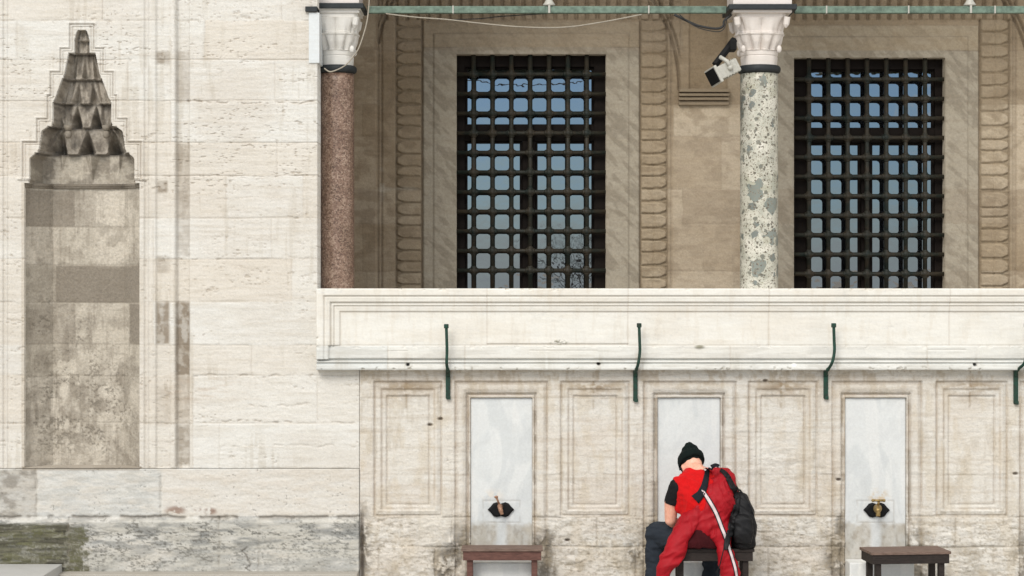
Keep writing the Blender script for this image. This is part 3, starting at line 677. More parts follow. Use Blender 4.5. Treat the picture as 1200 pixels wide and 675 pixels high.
# ---------- rear wall of the loggia
YR = 2.5
WINS = [(535, 710, 64, 339), (930.5, 1107, 68, 339)]
def rear_f(PX, PY):
    rid, rid2, hd, vd, idx = masonry(PX, PY, [-50, -10, 60, 122, 160, 222, 262, 318], [[], [], [800, 440], [445, 830], [425, 790], [440, 845], [445, 800], [425, 824], [430, 860]], 21, 1.0)
    n1 = fbm(PX/40, PY/30, 130, 5); n2 = fbm(PX/4, PY/3, 131, 4); n3 = fbm(PX/16, PY/10, 132, 5)
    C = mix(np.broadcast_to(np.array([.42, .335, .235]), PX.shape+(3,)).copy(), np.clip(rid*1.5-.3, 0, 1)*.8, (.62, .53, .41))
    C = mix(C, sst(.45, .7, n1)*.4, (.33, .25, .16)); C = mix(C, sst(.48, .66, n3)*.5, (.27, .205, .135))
    C = mix(C, (1-sst(110, 135, PY))*.35, (.27, .21, .14))  # upper wall darkened, shade from the roof put into the colour
    out = (n2-.5)*.005+(rid2-.5)*.004
    j = np.exp(-(hd/1.0)**2)*.5+np.exp(-(vd/.9)**2)*.4; out -= .004*j; C = mix(C, j*.3, (.2, .16, .12))
    # stone surrounds
    for (x0, x1, y0, y1) in WINS:
        for (a, b, c) in ((x0-40, x1+40, 27),):
            s = rect(PX, PY, a, b, y0-38, 400, .8)
            n5 = sst(.45, .62, fbm((PX*1.0+PY*.9)/26, (PY-PX)/9, 133, 5))
            cs = mix(np.broadcast_to(np.array([.43, .385, .31]), PX.shape+(3,)).copy(), n5*.55, (.25, .215, .165))
            cs = mix(cs, (PY < y0-8)[...]*(.35+.3*n3), (.42, .33, .215))
            C = C*(1-s[..., None])+cs*s[..., None]
            out = out*(1-s)+s*(.012+(n2-.5)*.003)
            dd = np.maximum(np.maximum(x0-27-PX, PX-x1-27), y0-25-PY)   # fine inner line
            g = np.exp(-(dd/.9)**2)*.8; out -= .007*g; C = mix(C, g*.3, (.2, .165, .12))
            out += .012*rect(PX, PY, x0-27, x1+27, y0-25, 400, 1.0)
            g = np.exp(-((PY-(y0-8))/.8)**2)*(rect(PX, PY, a, x0, 0, 400)+rect(PX, PY, x1, b, 0, 400)); out -= .006*g; C = mix(C, g*.4, (.2, .16, .12))
            e = np.exp(-((PX-a)/1.0)**2)+np.exp(-((PX-b)/1.0)**2); out -= .01*e*(PY > y0-38); C = mix(C, e*.35*(PY > y0-38), (.18, .145, .105))
    # relief bands of little arched cells
    def band(x0, x1, side, sp, y0, y1, line=False):
        nonlocal out, C
        m = rect(PX, PY, x0, x1, y0, y1, .8)
        ph = ((PY-y0+(fbm(PY/30, PX*0, 141+int(x0), 2)-.5)*9+(n3-.5)*1.6)/sp) % 1.0; v = np.abs(2*ph-1)           # 0 centre, 1 edge
        u = (PX-x0)/(x1-x0); u = 1-u if side < 0 else u       # u=1 rounded end
        lim = .84-.50*np.clip((u-.72)/.26, 0, 1)**1.3
        inner = (1-sst(-.06, .06, v-lim))*(1-sst(.93, .98, u))*sst(.03, .07, u)
        g = 1-inner
        shape = -.019*g+.005*inner-.004*inner*(n3 > .5)
        shape = shape + .009*np.exp(-((v-.97)/.05)**2)
        if line: shape = shape-.008*np.exp(-((u-.5)/.03)**2)
        out = out*(1-m)+m*(shape+(n2-.5)*.006)
        C = mix(C, m*(.22+.42*g), (.27, .21, .135)); C = mix(C, m*inner*.2*sst(.4, .6, n1), (.50, .42, .31))
        for e in (x0, x1):
            q = np.exp(-((PX-e)/1.1)**2)*(PY > y0-2)*(PY < y1); out -= .012*q; C = mix(C, q*.4, (.17, .13, .09))
    band(464, 495, -1, 14.4, 20, 345)
    band(750, 782, 1, 14.4, 22, 345, True)
    band(1148, 1183, 1, 15.6, 22, 345, True)
    # upper frieze
    for (a, b) in ((452, 795), (905, 1190)):
        m = rect(PX, PY, a, b, -40, 23, 1.2)*((PY < 24))
        ph = ((PX-a)/12.4) % 1.0; g = 1-sst(.10, .22, np.abs(ph-.5)*-1+.5)
        pr = .012-.03*g-.012*np.exp(-((PY-5)/2)**2)
        out = out*(1-m)+m*(pr+(n2-.5)*.006); C = mix(C, m*(.2+.45*g), (.24, .18, .115))
    # edge strips and pilaster lines
    for x in (443, 786.5, 1187, 447, 1190):
        q = np.exp(-((PX-x)/1.2)**2); out -= .014*q; C = mix(C, q*.35, (.18, .14, .10))
    out += .05*rect(PX, PY, 300, 442, -500, 400, 1)
    # arch lines rising from the corbels, darker lunette between them
    def arc(cx, cy, r, x0, x1, y1=106):
        nonlocal out, C
        rr = np.sqrt((PX-cx)**2+(PY-cy)**2)-r
        m = rect(PX, PY, x0, x1, -60, y1, 1.5)
        q = (np.exp(-(rr/1.5)**2)+.7*np.exp(-((rr-5)/1.2)**2))*m; out -= .035*np.clip(q, 0, 1); out += .02*(rr > 5)*m*(rr < 60); C = mix(C, np.clip(q, 0, 1)*.5, (.16, .12, .085))
        return rr
    arc(600, 105, 196, 720, 797); arc(1014, 112, 196, 1150, 1215); arc(562, 62, 119, 442, 470, 50)
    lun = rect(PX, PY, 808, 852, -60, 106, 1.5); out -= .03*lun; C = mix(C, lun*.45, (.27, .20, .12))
    # white mortar smears
    a = (blob(PX, PY, 448, 215, 3, 22, .8)+blob(PX, PY, 452, 222, 10, 3, .6)+blob(PX, PY, 478, 221, 14, 2, .8))*.5*sst(.4, .6, n3); C = mix(C, np.clip(a, 0, 1), (.62, .56, .47))
    a = rect(PX, PY, 788, 866, 140, 345, 8)*.30; C = mix(C, a, (.54, .47, .38))
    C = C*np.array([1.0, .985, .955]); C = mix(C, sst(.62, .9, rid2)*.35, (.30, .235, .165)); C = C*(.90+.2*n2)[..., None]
    keep = np.ones(PX.shape, bool)
    for (x0, x1, y0, y1) in WINS: keep &= ~((PX > x0) & (PX < x1) & (PY > y0) & (PY < y1))
    return out, C, keep
rear = thing('loggia_wall', (X(800, YR), YR, 1.6), 'shaded brown limestone wall of the loggia with carved bands around two barred windows', 'wall')
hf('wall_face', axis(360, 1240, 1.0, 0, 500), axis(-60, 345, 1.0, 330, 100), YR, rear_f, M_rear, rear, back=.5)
# corbel of stacked mouldings
bm = bmesh.new()
for i, (a, b, d) in enumerate(((105, 109, .10), (110, 113.5, .08), (114.5, 118, .06), (119, 123.5, .035))):
    box(bm, X(795, YR), X(854, YR), YR-d, YR+.03, Z(b, YR), Z(a, YR), .006)
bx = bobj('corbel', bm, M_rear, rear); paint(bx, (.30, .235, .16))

def make_window(x0, x1, y0, vx, vy, label, gl, ml, tr):
    w = thing('window', (X((x0+x1)/2, YR), YR, Z(338, YR)), label, 'window', 'barred windows of the loggia')
    yg, yf, ygl = YR+.03, YR+.095, YR+.145
    S = K*D/(D+YR)
    # frame
    bm = bmesh.new()
    L, R_, T, B = X(x0, YR)-.03, X(x1, YR)+.03, Z(y0, YR)+.03, Z(352, YR)
    gx0, gx1 = X(gl[0], ygl), X(gl[1], ygl); gt = Z(gl[2], ygl)
    box(bm, L, gx0, yf, ygl+.05, B, T, .004); box(bm, gx1, R_, yf, ygl+.05, B, T, .004)
    box(bm, gx0-.002, gx1+.002, yf, ygl+.05, gt, T-.003, .004)
    box(bm, gx0-.002, gx1+.002, yf+.003, ygl+.05, Z(tr[1], ygl), Z(tr[0], ygl), .008)
    box(bm, X(ml[0], ygl), X(ml[1], ygl), yf-.01, ygl+.05, B+.002, Z(tr[1], ygl)+.003, .01)
    box(bm, gx0+.001, gx1-.001, yf+.004, ygl+.05, B+.004, Z(347, ygl), .004)
    # inner sash beads
    for a, b, c, d in ((gl[0], ml[0], tr[1], 345), (ml[1], gl[1], tr[1], 345), (gl[0], gl[1], gl[2], tr[0])):
        for (p, q, r, s) in ((a, a+3, c, d), (b-3, b, c, d)): box(bm, X(p, ygl), X(q, ygl), ygl-.018, ygl+.02, Z(s, ygl), Z(r, ygl), .003)
        box(bm, X(a+3, ygl), X(b-3, ygl), ygl-.016, ygl+.02, Z(c+2.5, ygl), Z(c, ygl), .003)
    bobj('frame', bm, M_wood_frame, w)
    # pane: a thin sheet of glass with a dark room behind
    bm = bmesh.new(); box(bm, gx0-.01, gx1+.01, ygl, ygl+.006, B+.01, gt+.01)
    bobj('pane', bm, M_glass, w)
    # grille
    g = bmesh.new()
    rr = 2.7/S
    for x in vx: tube(g, [(X(x, yg), yg, B+.01), (X(x, yg), yg, T-.012)], rr, 8)
    for y in vy: tube(g, [(L+.008, yg, Z(y, yg)), (R_-.008, yg, Z(y, yg))], rr*.92, 8)
    for x in vx:
        for y in vy:
            ell(g, Vector((X(x, yg)+random.uniform(-.3, .3)/S, yg, Z(y, yg)+random.uniform(-.3, .3)/S)), 4.9/S, 4.9/S, 4.9/S, seg=10)
            for dx, dz in ((1, 0), (0, 1)):
                c = Vector((X(x, yg), yg, Z(y, yg))); e = Vector((dx, 0, dz))/S
                tube(g, [c-e*5.6, c-e*4.6, c-e*4.0, c+e*4.0, c+e*4.6, c+e*5.6], [2.6/S, 3.3/S, 3.5/S, 3.5/S, 3.3/S, 2.6/S], 10)
    bobj('grille', g, M_iron, w, True)
    # reveal sides of the opening
    b2 = bmesh.new()
    box(b2, L-.03, L+.002, YR-.008, ygl+.3, B, T, 0); box(b2, R_-.002, R_+.03, YR-.008, ygl+.3, B, T, 0); box(b2, L-.03, R_+.03, YR-.008, ygl+.3, T-.002, T+.03, 0)
    box(b2, L-.03, R_+.03, ygl+.02, ygl+.25, B, T)
    rv = bobj('reveal', b2, M_wood_frame, w)
    return w
make_window(535, 710, 64, [555+22.1*i for i in range(7)], [87+23*i for i in range(11)],
            'barred window with dark iron grille between the pink column and the speckled column', (545, 696, 79), (612, 627), (146, 166))
make_window(930.5, 1107, 68, [948+22.65*i for i in range(7)], [93+22.8*i for i in range(11)],
            'barred window with dark iron grille to the right of the speckled column', (944, 1094, 82), (1008, 1019), (150, 168))
# slender dark backs of the rooms are closed by the reveals

# ---------- columns
def col_capital(cx, cy, r0, zb, zt, half):
    """muqarnas capital: round neck to square top, relief in rings"""
    nT, nZ = 192, 90
    bm = bmesh.new(); rings = []
    for j in range(nZ+1):
        t = j/nZ
        z = zb+(zt-zb)*t
        ring = []
        for i in range(nT):
            a = 2*math.pi*i/nT
            sq = 1/max(abs(math.cos(a)), abs(math.sin(a)))
            sq = min(sq, 1.30)
            if t < .28:      # plain blocky neck, eight flat faces
                f = t/.28; r = r0*(1.02+.05*f)*(1+.012*math.cos(8*a)); 
                if .62 < f < .68: r *= .97
            elif t < .62:
                f = (t-.28)/.34
                r = r0*(1.12+.28*f**1.3)*(1+(sq-1)*.35*f)
                lobe = abs(math.sin(a*6))          # twelve niches
                r -= r0*.26*max(0, (1-lobe)*1.0-.55*(abs(f-.1)))*(1-f**3) if f > .04 else 0
                r += r0*.07*lobe**2*(1-abs(2*f-1))
                if f > .9: r += r0*.04
            elif t < .93:
                f = (t-.62)/.31
                r = r0*(1.30+.16*f)*(1+(sq-1)*(.35+.5*f))
                lobe = abs(math.sin(a*4+math.pi/4*0))
                r -= r0*.24*max(0, 1-lobe*1.5)*(1-f**4)
                r += r0*.06*math.cos(16*a)*(1-f)
                if f < .08: r += r0*.05
            else:
                f = (t-.93)/.07; r = r0*1.40*(1+(min(sq, 1.4)-1)*.95)
            ring.append(Vector((cx+r*math.cos(a), cy+r*math.sin(a), z)))
        rings.append(ring)
    skin_rings(bm, rings)
    # corner drops
    for sx in (-1, 1):
        for sy in (-1, 1):
            c = Vector((cx+sx*half*.86, cy+sy*half*.86, zt-.03))
            tube(bm, [c, c-Vector((sx*.008, sy*.008, .06)), c-Vector((sx*.012, sy*.012, .085))], [.026, .024, .008], 10)
            c = Vector((cx+sx*r0*1.02, cy+sy*r0*1.02, zb+(zt-zb)*.30)); ell(bm, c, .02, .02, .03, seg=10)
    # moulded slab
    box(bm, cx-half, cx+half, cy-half, cy+half, zt-.001, zt+.022, .004)
    box(bm, cx-half-.012, cx+half+.012, cy-half-.012, cy+half+.012, zt+.022, zt+.052, .006)
    return bm
def make_column(pxc, rpx, ycol, y_cap_top, y_band, label, mat, cap_col, halfpx, tint):
    s = K*D/(D+ycol); r = rpx/s; cx = X(pxc, ycol)
    c = thing('column', (cx, ycol, 1.7), label, 'column')
    bm = bmesh.new()
    zt = Z(87, ycol); n = 40
    prof = []
    for j in range(n+1):
        t = j/n; z = 1.7+(zt-1.7)*t
        prof.append((r*(1+.02*(1-t)), z))
    lathe(bm, cx, ycol, prof, 96)
    bobj('shaft', bm, mat, c, True)
    bm = bmesh.new(); zr = Z(82, ycol); rt = .030
    pr = [(r*.9, zr-rt*1.1)]+[(r*1.0+rt*.75*math.sin(a), zr-rt*math.cos(a)) for a in np.linspace(.1, math.pi-.1, 12)]+[(r*.9, zr+rt*1.1)]
    lathe(bm, cx, ycol, pr, 64)
    bobj('collar', bm, M_band, c, True)
    half = halfpx/s
    zb, zt2 = Z(77.5, ycol), Z(y_cap_top+8, ycol)
    o = bobj('capital', col_capital(cx, ycol, r*.93, zb, zt2, half), M_marble, c); paint(o, tint)
    bm = bmesh.new(); hb = half+.035
    box(bm, cx-hb, cx+hb, ycol-hb, ycol+hb, Z(y_band+6, ycol), Z(y_band, ycol), .005)
    bobj('iron_band', bm, M_band, c)
    bm = bmesh.new()
    box(bm, cx-half+.0, cx+half, ycol-half, ycol+half, Z(y_band, ycol)+.001, Z(-60, ycol), .006)
    o = bobj('impost', bm, M_marble, c); paint(o, (.70, .64, .60))
    return c, cx, half
YC = .36
c1, c1x, h1 = make_column(395, 20, YC, 10.5, 8, 'reddish pink granite column with carved white capital beside the cream wall', M_pink, None, 28, (.70, .68, .64))
c2, c2x, h2 = make_column(889.5, 22, YC, 11, 10, 'green and white speckled breccia column with carved capital between the two windows', M_breccia, None, 34, (.70, .645, .60))
# marble block built into the wall beside the pink column's capital
bm = bmesh.new(); box(bm, X(362), X(374.5), -.012, .5, Z(74), Z(15), .004); paint(bobj('marble_block', bm, M_marble, left), (.62, .65, .66))
bm = bmesh.new(); box(bm, X(358), X(372), -.03, .2, Z(14), Z(8), .004); bobj('iron_cramp', bm, M_band, left)

# ---------- arcade above the columns and loggia roof and floor (mostly above the picture)
arc_t = thing('arcade', (c2x, YC, 5.2), 'pale stone arches resting on the two column capitals', 'arcade')
bm = bmesh.new()
zs = Z(-60, YC); ztop = 8.6
span = [(c1x, c2x), (c2x, 2*c2x-c1x)]
def arch_pts(a, b, k=18):
    half = (b-a)/2-.2; mx = (a+b)/2; out = []
    R0 = half*1.15
    for i in range(k+1):
        t = i/k; ang = t*math.acos((R0-half)/R0)
        out.append((mx-half+R0-R0*math.cos(ang), zs+R0*math.sin(ang)))
    return out+[(2*mx-x, z) for x, z in out[::-1][1:]]
for a, b in span:
    pts = arch_pts(a, b)
    for (x0, z0), (x1_, z1) in zip(pts, pts[1:]):
        vs = [bm.verts.new(Vector(p)) for p in ((x0, YC-.25, z0), (x1_, YC-.25, z1), (x1_, YC-.25, ztop), (x0, YC-.25, ztop), (x0, YC+.25, z0), (x1_, YC+.25, z1), (x1_, YC+.25, ztop), (x0, YC+.25, ztop))]
        for f in ((0, 1, 2, 3), (7, 6, 5, 4), (0, 4, 5, 1), (3, 2, 6, 7)): bm.faces.new([vs[i] for i in f])
for cx in (c1x, c2x, 2*c2x-c1x): box(bm, cx-.2, cx+.2, YC-.249, YC+.249, zs+.002, ztop)
o = bobj('arch_masonry', bm, M_marble, arc_t); paint(o, (.60, .55, .49))
bm = bmesh.new(); box(bm, -3.2, 9.5, -.4, YR+.5, ztop+.004, ztop+.3); o = bobj('roof', bm, M_rear, arc_t); paint(o, (.35, .3, .24))
bm = bmesh.new(); box(bm, X(373)-.4, 9.5, .33, YR+.4, 1.3, 1.7); o = bobj('loggia_floor', bm, M_rear); paint(o, (.45, .4, .34)); tag(o, kind='structure')
bm = bmesh.new(); box(bm, X(300), X(372), .9, YR+.4, .2, ztop); o = bobj('side_wall', bm, M_rear, left); paint(o, (.4, .34, .26))

# ---------- tie rods with clamps and lamps
def rod(px0, px1, label):
    s = K*D/(D+YC)
    t = thing('tie_rod', (X((px0+px1)/2, YC), YC, Z(11.5, YC)), label, 'tie rod', 'tie rods between the column capitals')
    bm = bmesh.new(); box(bm, X(px0, YC), X(px1, YC), YC-.03, YC+.03, Z(15.8, YC), Z(7.6, YC), .005)
    bobj('bar', bm, M_rod, t)
    return t
t1 = rod(431, 851, 'long grey green iron tie bar from the pink column to the speckled column')
t2 = rod(931, 1382, 'grey green iron tie bar running right from the speckled column')
for t, xs_ in ((t1, (531, 760)), (t2, (968, 1064, 1165))):
    for px in xs_:
        bm = bmesh.new(); box(bm, X(px-.8, YC), X(px+.8, YC), YC-.034, YC+.034, Z(16.2, YC), Z(7.2, YC), .001); bobj('clamp', bm, M_plast, t)
for px, lab, t in ((643.5, 'small white bell lamp on the tie bar above the left window', t1), (1136.5, 'small white bell lamp on the tie bar above the right window', t2)):
    l = thing('bell_lamp', (X(px, YC), YC, Z(7, YC)), lab, 'lamp', 'small lamps on the tie bars')
    bm = bmesh.new(); lathe(bm, X(px, YC), YC, [(.046, Z(7, YC)), (.05, Z(5.5, YC)), (.035, Z(2.5, YC)), (.026, Z(0, YC)), (.022, Z(-5, YC))], 24); bobj('shade', bm, M_plast, l, True)
    bm = bmesh.new(); box(bm, X(px-1.3, YC), X(px+1.3, YC), YC-.045, YC-.035, Z(16, YC), Z(6.5, YC), .002); bobj('bracket', bm, M_plast, l)

def cable(pts, y, r, mat, label):
    bm = bmesh.new(); tube(bm, spline([P(a, b, y) for a, b in pts], 10), r, 6)
    return tag(bobj('cable', bm, mat, None, True), label, 'cable')
cable([(452, 16), (485, 20), (525, 23), (560, 27), (610, 31.5), (660, 32), (705, 26), (752, 17)], YC-.05, .0055, M_cable_w, 'pale cable sagging below the tie bar over the left window')
cable([(525, 23), (560, 22), (590, 19), (640, 16)], YC+.03, .004, M_cable_b, 'thin dark wire curving up to the tie bar over the left window')
cable([(790, 17), (800, 22), (818, 30), (838, 33.5), (847, 31), (849, 24), (856, 18), (862, 10)], YC-.10, .010, M_cable_b, 'thick black cable looping to the speckled column capital')
cable([(796, 17), (815, 31), (838, 37), (848, 34), (852, 22)], YC-.12, .004, M_cable_b, 'thin black wire drooping below the thick cable loop')
cable([(434, -20), (432, 10), (429, 30), (421, 55), (414, 66), (404, 77), (388, 84), (380, 80)], YC-.33, .0055, M_cable_w, 'grey cable running down across the pink column capital')

# ---------- floodlight
fl = thing('floodlight', P(857, 52, YC-.22), 'white box floodlight tilted down on a black arm beside the speckled column capital', 'floodlight')
yL = .0
bm = bmesh.new()
tube(bm, [P(860, 47, .12), P(852, 58, .05), P(838, 76, yL)], .030, 6); box(bm, X(856), X(864), .03, .2, Z(58), Z(46), .006)
bobj('arm', bm, M_black, fl)
ang = math.radians(27)
cc = P(848, 84, yL)
Mx = Matrix.Translation(cc) @ Matrix.Rotation(-ang*-1, 4, 'Y') @ Matrix.Rotation(math.radians(18), 4, 'Z')
Mx = Matrix.Translation(cc) @ Matrix.Rotation(-ang, 4, 'Y') @ Matrix.Rotation(math.radians(20), 4, 'Z') @ Matrix.Scale(.94, 4)
bm = bmesh.new()
box(bm, -.085, .115, -.085, .085, -.055, .055, .008, Mx)
for i in range(5): box(bm, -.03+i*.03, -.022+i*.03, -.087, .087, -.06, .06, .001, Mx)
bobj('housing', bm, M_plast, fl)
bm = bmesh.new(); box(bm, -.112, -.086, -.10, .10, -.075, .075, .006, Mx); bobj('bezel', bm, M_plast, fl)
bm = bmesh.new(); box(bm, -.120, -.1125, -.085, .085, -.062, .062, .002, Mx); bobj('lens', bm, M_black, fl)
bm = bmesh.new(); tube(bm, [Mx @ Vector((.02, -.10, .0)), Mx @ Vector((.02, -.10, .06)), Mx @ Vector((.0, -.06, .12))], .016, 8); ell(bm, Mx @ Vector((.02, -.10, 0)), .022, .022, .022, seg=12)
bobj('yoke', bm, M_plast, fl, True)

# ---------- green iron hooks
HOOKS = [((525, 434, 467), (523, 380), 'green iron hook on the parapet nearest the cream wall'),
         ((744.5, 434, 470), (749, 379), 'green iron hook on the parapet above the seated person'),
         ((967.5, 434, 467), (977, 379), 'green iron hook on the parapet above the right stool side'),
         ((1190, 434, 473), (1202, 424), 'green iron hook at the far right edge of the parapet')]
HOOKS[2] = (HOOKS[2][0], HOOKS[2][1], 'green iron hook rising below the left jamb of the right window')
for (bx, b0, b1), (tx, ty), lab in HOOKS:
    h = thing('hook', P(bx, b1, 0), lab, 'hook', 'green iron hooks along the parapet')
    bm = bmesh.new(); box(bm, X(bx-2.6), X(bx+2.6), -.022, .01, Z(b1), Z(b0), .005)
    box(bm, X(bx-1.6), X(bx+3.0), -.030, -.004, Z(b1+1), Z(b1-3), .004)
    bobj('plate', bm, M_green, h)
    yo = -.15
    top = 379 if ty > 400 else ty
    tx2 = tx
    bm = bmesh.new()
    pts = spline([P(bx, b0+6, -.02), P(bx+.5, b0+1, -.05), P(bx+(tx2-bx)*.35, b0-2, -.10), P(bx+(tx2-bx)*.8, b0-9, yo), P(tx2+.8, b0-22, yo), P(tx2+.5, b0-36, yo), P(tx2, top+3, yo)], 6)
    if ty > 400: pts = spline([P(bx, b0+6, -.02), P(bx+1, b0+1, -.05), P(bx+5, b0-3, -.10), P(bx+11, b0-10, yo), P(bx+13, b0-30, yo), P(bx+13, 382, yo)], 6)
    tube(bm, pts, [.015]*(len(pts)//3)+[.0118]*(len(pts)-len(pts)//3), 10)
    bobj('rod', bm, M_green, h, True)
    e = pts[-1]; bm = bmesh.new(); box(bm, e.x-.018, e.x+.018, e.y-.018, e.y+.018, e.z-.012, e.z+.022, .006); bobj('knob', bm, M_green, h)

# ---------- taps
def plate(bm, cx, cz, y):
    pts = [(-15.5, 0), (-12, 3.5), (-9, 7.2), (-5, 8.6), (-1.5, 7.4), (0, 6.6), (1.5, 7.4), (5, 8.6), (9, 7.2), (12, 3.5), (15.5, 0), (12, -3.5), (9, -7.5), (5, -8.8), (1.5, -8.0), (0, -7.4), (-1.5, -8.0), (-5, -8.8), (-9, -7.5), (-12, -3.5)]
    f = [bm.verts.new((cx+a/K, y-.016, cz+b/K)) for a, b in pts]; g = [bm.verts.new((cx+a*1.0/K, y+.002, cz+b*1.0/K)) for a, b in pts]
    m = [bm.verts.new((cx+a*.8/K, y-.024, cz+b*.75/K)) for a, b in pts]
    n = len(pts)
    for i in range(n):
        bm.faces.new((f[i], f[(i+1) % n], g[(i+1) % n], g[i])); bm.faces.new((m[i], m[(i+1) % n], f[(i+1) % n], f[i]))
    bm.faces.new(m)
yp = .038
t = thing('tap', P(587, 597, yp), 'copper coloured lever tap on a black plate above the red brown stool', 'tap', 'wall taps on black plates')
bm = bmesh.new(); plate(bm, X(587, yp), Z(597, yp), yp); bobj('back_plate', bm, M_black, t)
bm = bmesh.new(); tube(bm, spline([P(587, 594, .02), P(585.5, 593, -.05), P(586.5, 597, -.08), P(588.5, 603, -.085)]), [.018]*10+[.017]*10+[.014]*5, 10); bobj('spout', bm, M_copper, t, True)
bm = bmesh.new(); tube(bm, [P(585.5, 592, -.05), P(583, 586, -.055), P(581.5, 582, -.06)], [.009, .008, .010], 8); ell(bm, P(581.5, 582.5, -.06), .016, .012, .012, seg=10); bobj('lever', bm, M_copper, t, True)
t = thing('tap', P(1027, 597, yp), 'bright brass tap with cross handle on a black plate above the dark stool at right', 'tap', 'wall taps on black plates')
bm = bmesh.new(); plate(bm, X(1027, yp), Z(597.5, yp), yp); bobj('back_plate', bm, M_black, t)
bm = bmesh.new(); tube(bm, spline([P(1028, 596, .02), P(1028.5, 595, -.06), P(1029, 598, -.10), P(1029, 605, -.105)]), [.024]*10+[.022]*8+[.017]*7, 12); ell(bm, P(1028.5, 596, -.03), .034, .03, .036, seg=16); bobj('spout', bm, M_brass, t, True)
bm = bmesh.new(); tube(bm, [P(1029, 592, -.06), P(1030, 587, -.06)], .010, 8)
tube(bm, [P(1023, 586.5, -.06), P(1036, 586.5, -.06)], .009, 8); tube(bm, [P(1030, 586.5, -.09), P(1030, 586.5, -.03)], .009, 8)
for a in (1023, 1036): ell(bm, P(a, 586.5, -.06), .013, .013, .013, seg=8)
bobj('handle', bm, M_brass, t, True)

# ---------- marble basin blocks under the stools
for k, (x0, x1, o0, o1) in enumerate(BAYS_M[:3]):
    bm = bmesh.new(); box(bm, X(x0), X(x1+3), -.19, .03, 0, Z(659.5, -.19), .012)
    o = bobj('basin_block', bm, M_panel); paint(o, (.78, .78, .755))
    tag(o, ('pale marble block behind the legs of the red brown stool', 'pale marble block behind the legs of the stool under the person', 'pale marble block behind the legs of the dark stool at right')[k], 'block', 'marble blocks at the foot of the wall')

# ---------- stools
def make_stool(cx, cy, w, d, zt, rot, mat_top, mat, label, leg_w=.045, apron=.07):
    s = thing('stool', (cx, cy, 0), label, 'stool', 'wooden stools along the fountain wall')
    M = Matrix.Translation((cx, cy, 0)) @ Matrix.Rotation(rot, 4, 'Z')
    bm = bmesh.new(); n = 3
    for i in range(n):
        y0 = -d/2+i*d/n; box(bm, -w/2, w/2, y0+.0015, y0+d/n-.0015, zt-.022, zt+random.uniform(-.001, .001), .004, M)
    bobj('seat', bm, mat_top, s)
    bm = bmesh.new(); i = .012
    box(bm, -w/2+i, w/2-i, -d/2+i, -d/2+i+.022, zt-.022-apron, zt-.0225, .003, M); box(bm, -w/2+i, w/2-i, d/2-i-.022, d/2-i, zt-.022-apron, zt-.0225, .003, M)
    for sx in (-1, 1): box(bm, sx*(w/2-i-.011)-.011, sx*(w/2-i-.011)+.011, -d/2+i+.023, d/2-i-.023, zt-.024-apron, zt-.0225, .003, M)
    bobj('apron', bm, mat, s)
    for sx in (-1, 1):
        for sy in (-1, 1):
            bm = bmesh.new(); lx = sx*(w/2-i-.025-leg_w/2-.004); ly = sy*(d/2-i-.023-leg_w/2)
            box(bm, lx-leg_w/2, lx+leg_w/2, ly-leg_w/2, ly+leg_w/2, 0, zt-.023, .004, M)
            bobj('leg', bm, mat, s)
    bm = bmesh.new(); box(bm, -w/2+.09, w/2-.09, d/2-.075, d/2-.05, zt-.36, zt-.33, .003, M); bobj('stretcher', bm, mat, s)
    return s
ST1 = make_stool(X(588.5, -.35), -.27, 95/153, .22, Z(643, -.38), 0, M_wood_top, M_wood_red, 'red brown wooden stool under the copper coloured tap')
SY = -.56
seatz = Z(643.5, SY-.15)
ST2 = make_stool(X(834, SY), SY, 95/155, .30, seatz, 0, M_wood_dk, M_wood_dk, 'dark brown wooden stool carrying the seated person and the backpack')
ST3 = make_stool(X(1060.5, -.42), -.42, 95/154, .34, Z(645, -.50), math.radians(6), M_wood_top, M_wood_dk, 'dark wooden stool with a worn top turned askew under the brass tap')

# ---------- ground, step, slab
bm = bmesh.new(); box(bm, X(-400), X(421), -.22, .4, .0, Z(672.5, -.2), .01)
def step_f(PX, PY): pass
o = bobj('base_step', bm, M_trav); paint(o, (.40, .375, .33)); tag(o, 'low pale stone step running along the foot of the cream wall', 'step')
bm = bmesh.new(); box(bm, X(-400), X(72.5, -.1), -2.2, -.085, Z(661, -.09)-.14, Z(661, -.09), .008)
o = bobj('stone_slab', bm, M_marble); paint(o, (.46, .46, .45)); tag(o, 'flat grey stone slab in front of the mossy plinth at bottom left', 'slab')
bm = bmesh.new(); box(bm, X(-400), X(60, -.1), -2.1, -.22, 0, Z(661, -.09)-.141)
def ground_mat():
    m, nt, b = new_mat('paving')
    v = coords(nt)
    br = nd(nt, 'ShaderNodeTexBrick'); nt.links.new(v, br.inputs['Vector']); br.inputs['Scale'].default_value = 1.2
    br.inputs['Color1'].default_value = (.56, .53, .48, 1); br.inputs['Color2'].default_value = (.50, .47, .42, 1); br.inputs['Mortar'].default_value = (.2, .18, .15, 1); br.inputs['Mortar Size'].default_value = .008
    n = noise(nt, v, 5, 8, .7); c = mixc(nt, br.outputs['Color'], ramp(nt, n, [(.3, .75), (.7, 1.0)]), 1.0)
    nt.links.new(c, b.inputs['Base Color']); b.inputs['Roughness'].default_value = .8; bump(nt, b, n, .2, .01); return m
M_ground = ground_mat()
o = bobj('slab_support', bm, M_ground); SL = bpy.data.objects['stone_slab']; o.parent = SL
bm = bmesh.new()
vs = [bm.verts.new(p) for p in ((-2500, -2500, 0), (2500, -2500, 0), (2500, 2500, 0), (-2500, 2500, 0))]; bm.faces.new(vs)
tag(bobj('ground', bm, M_ground), kind='structure')

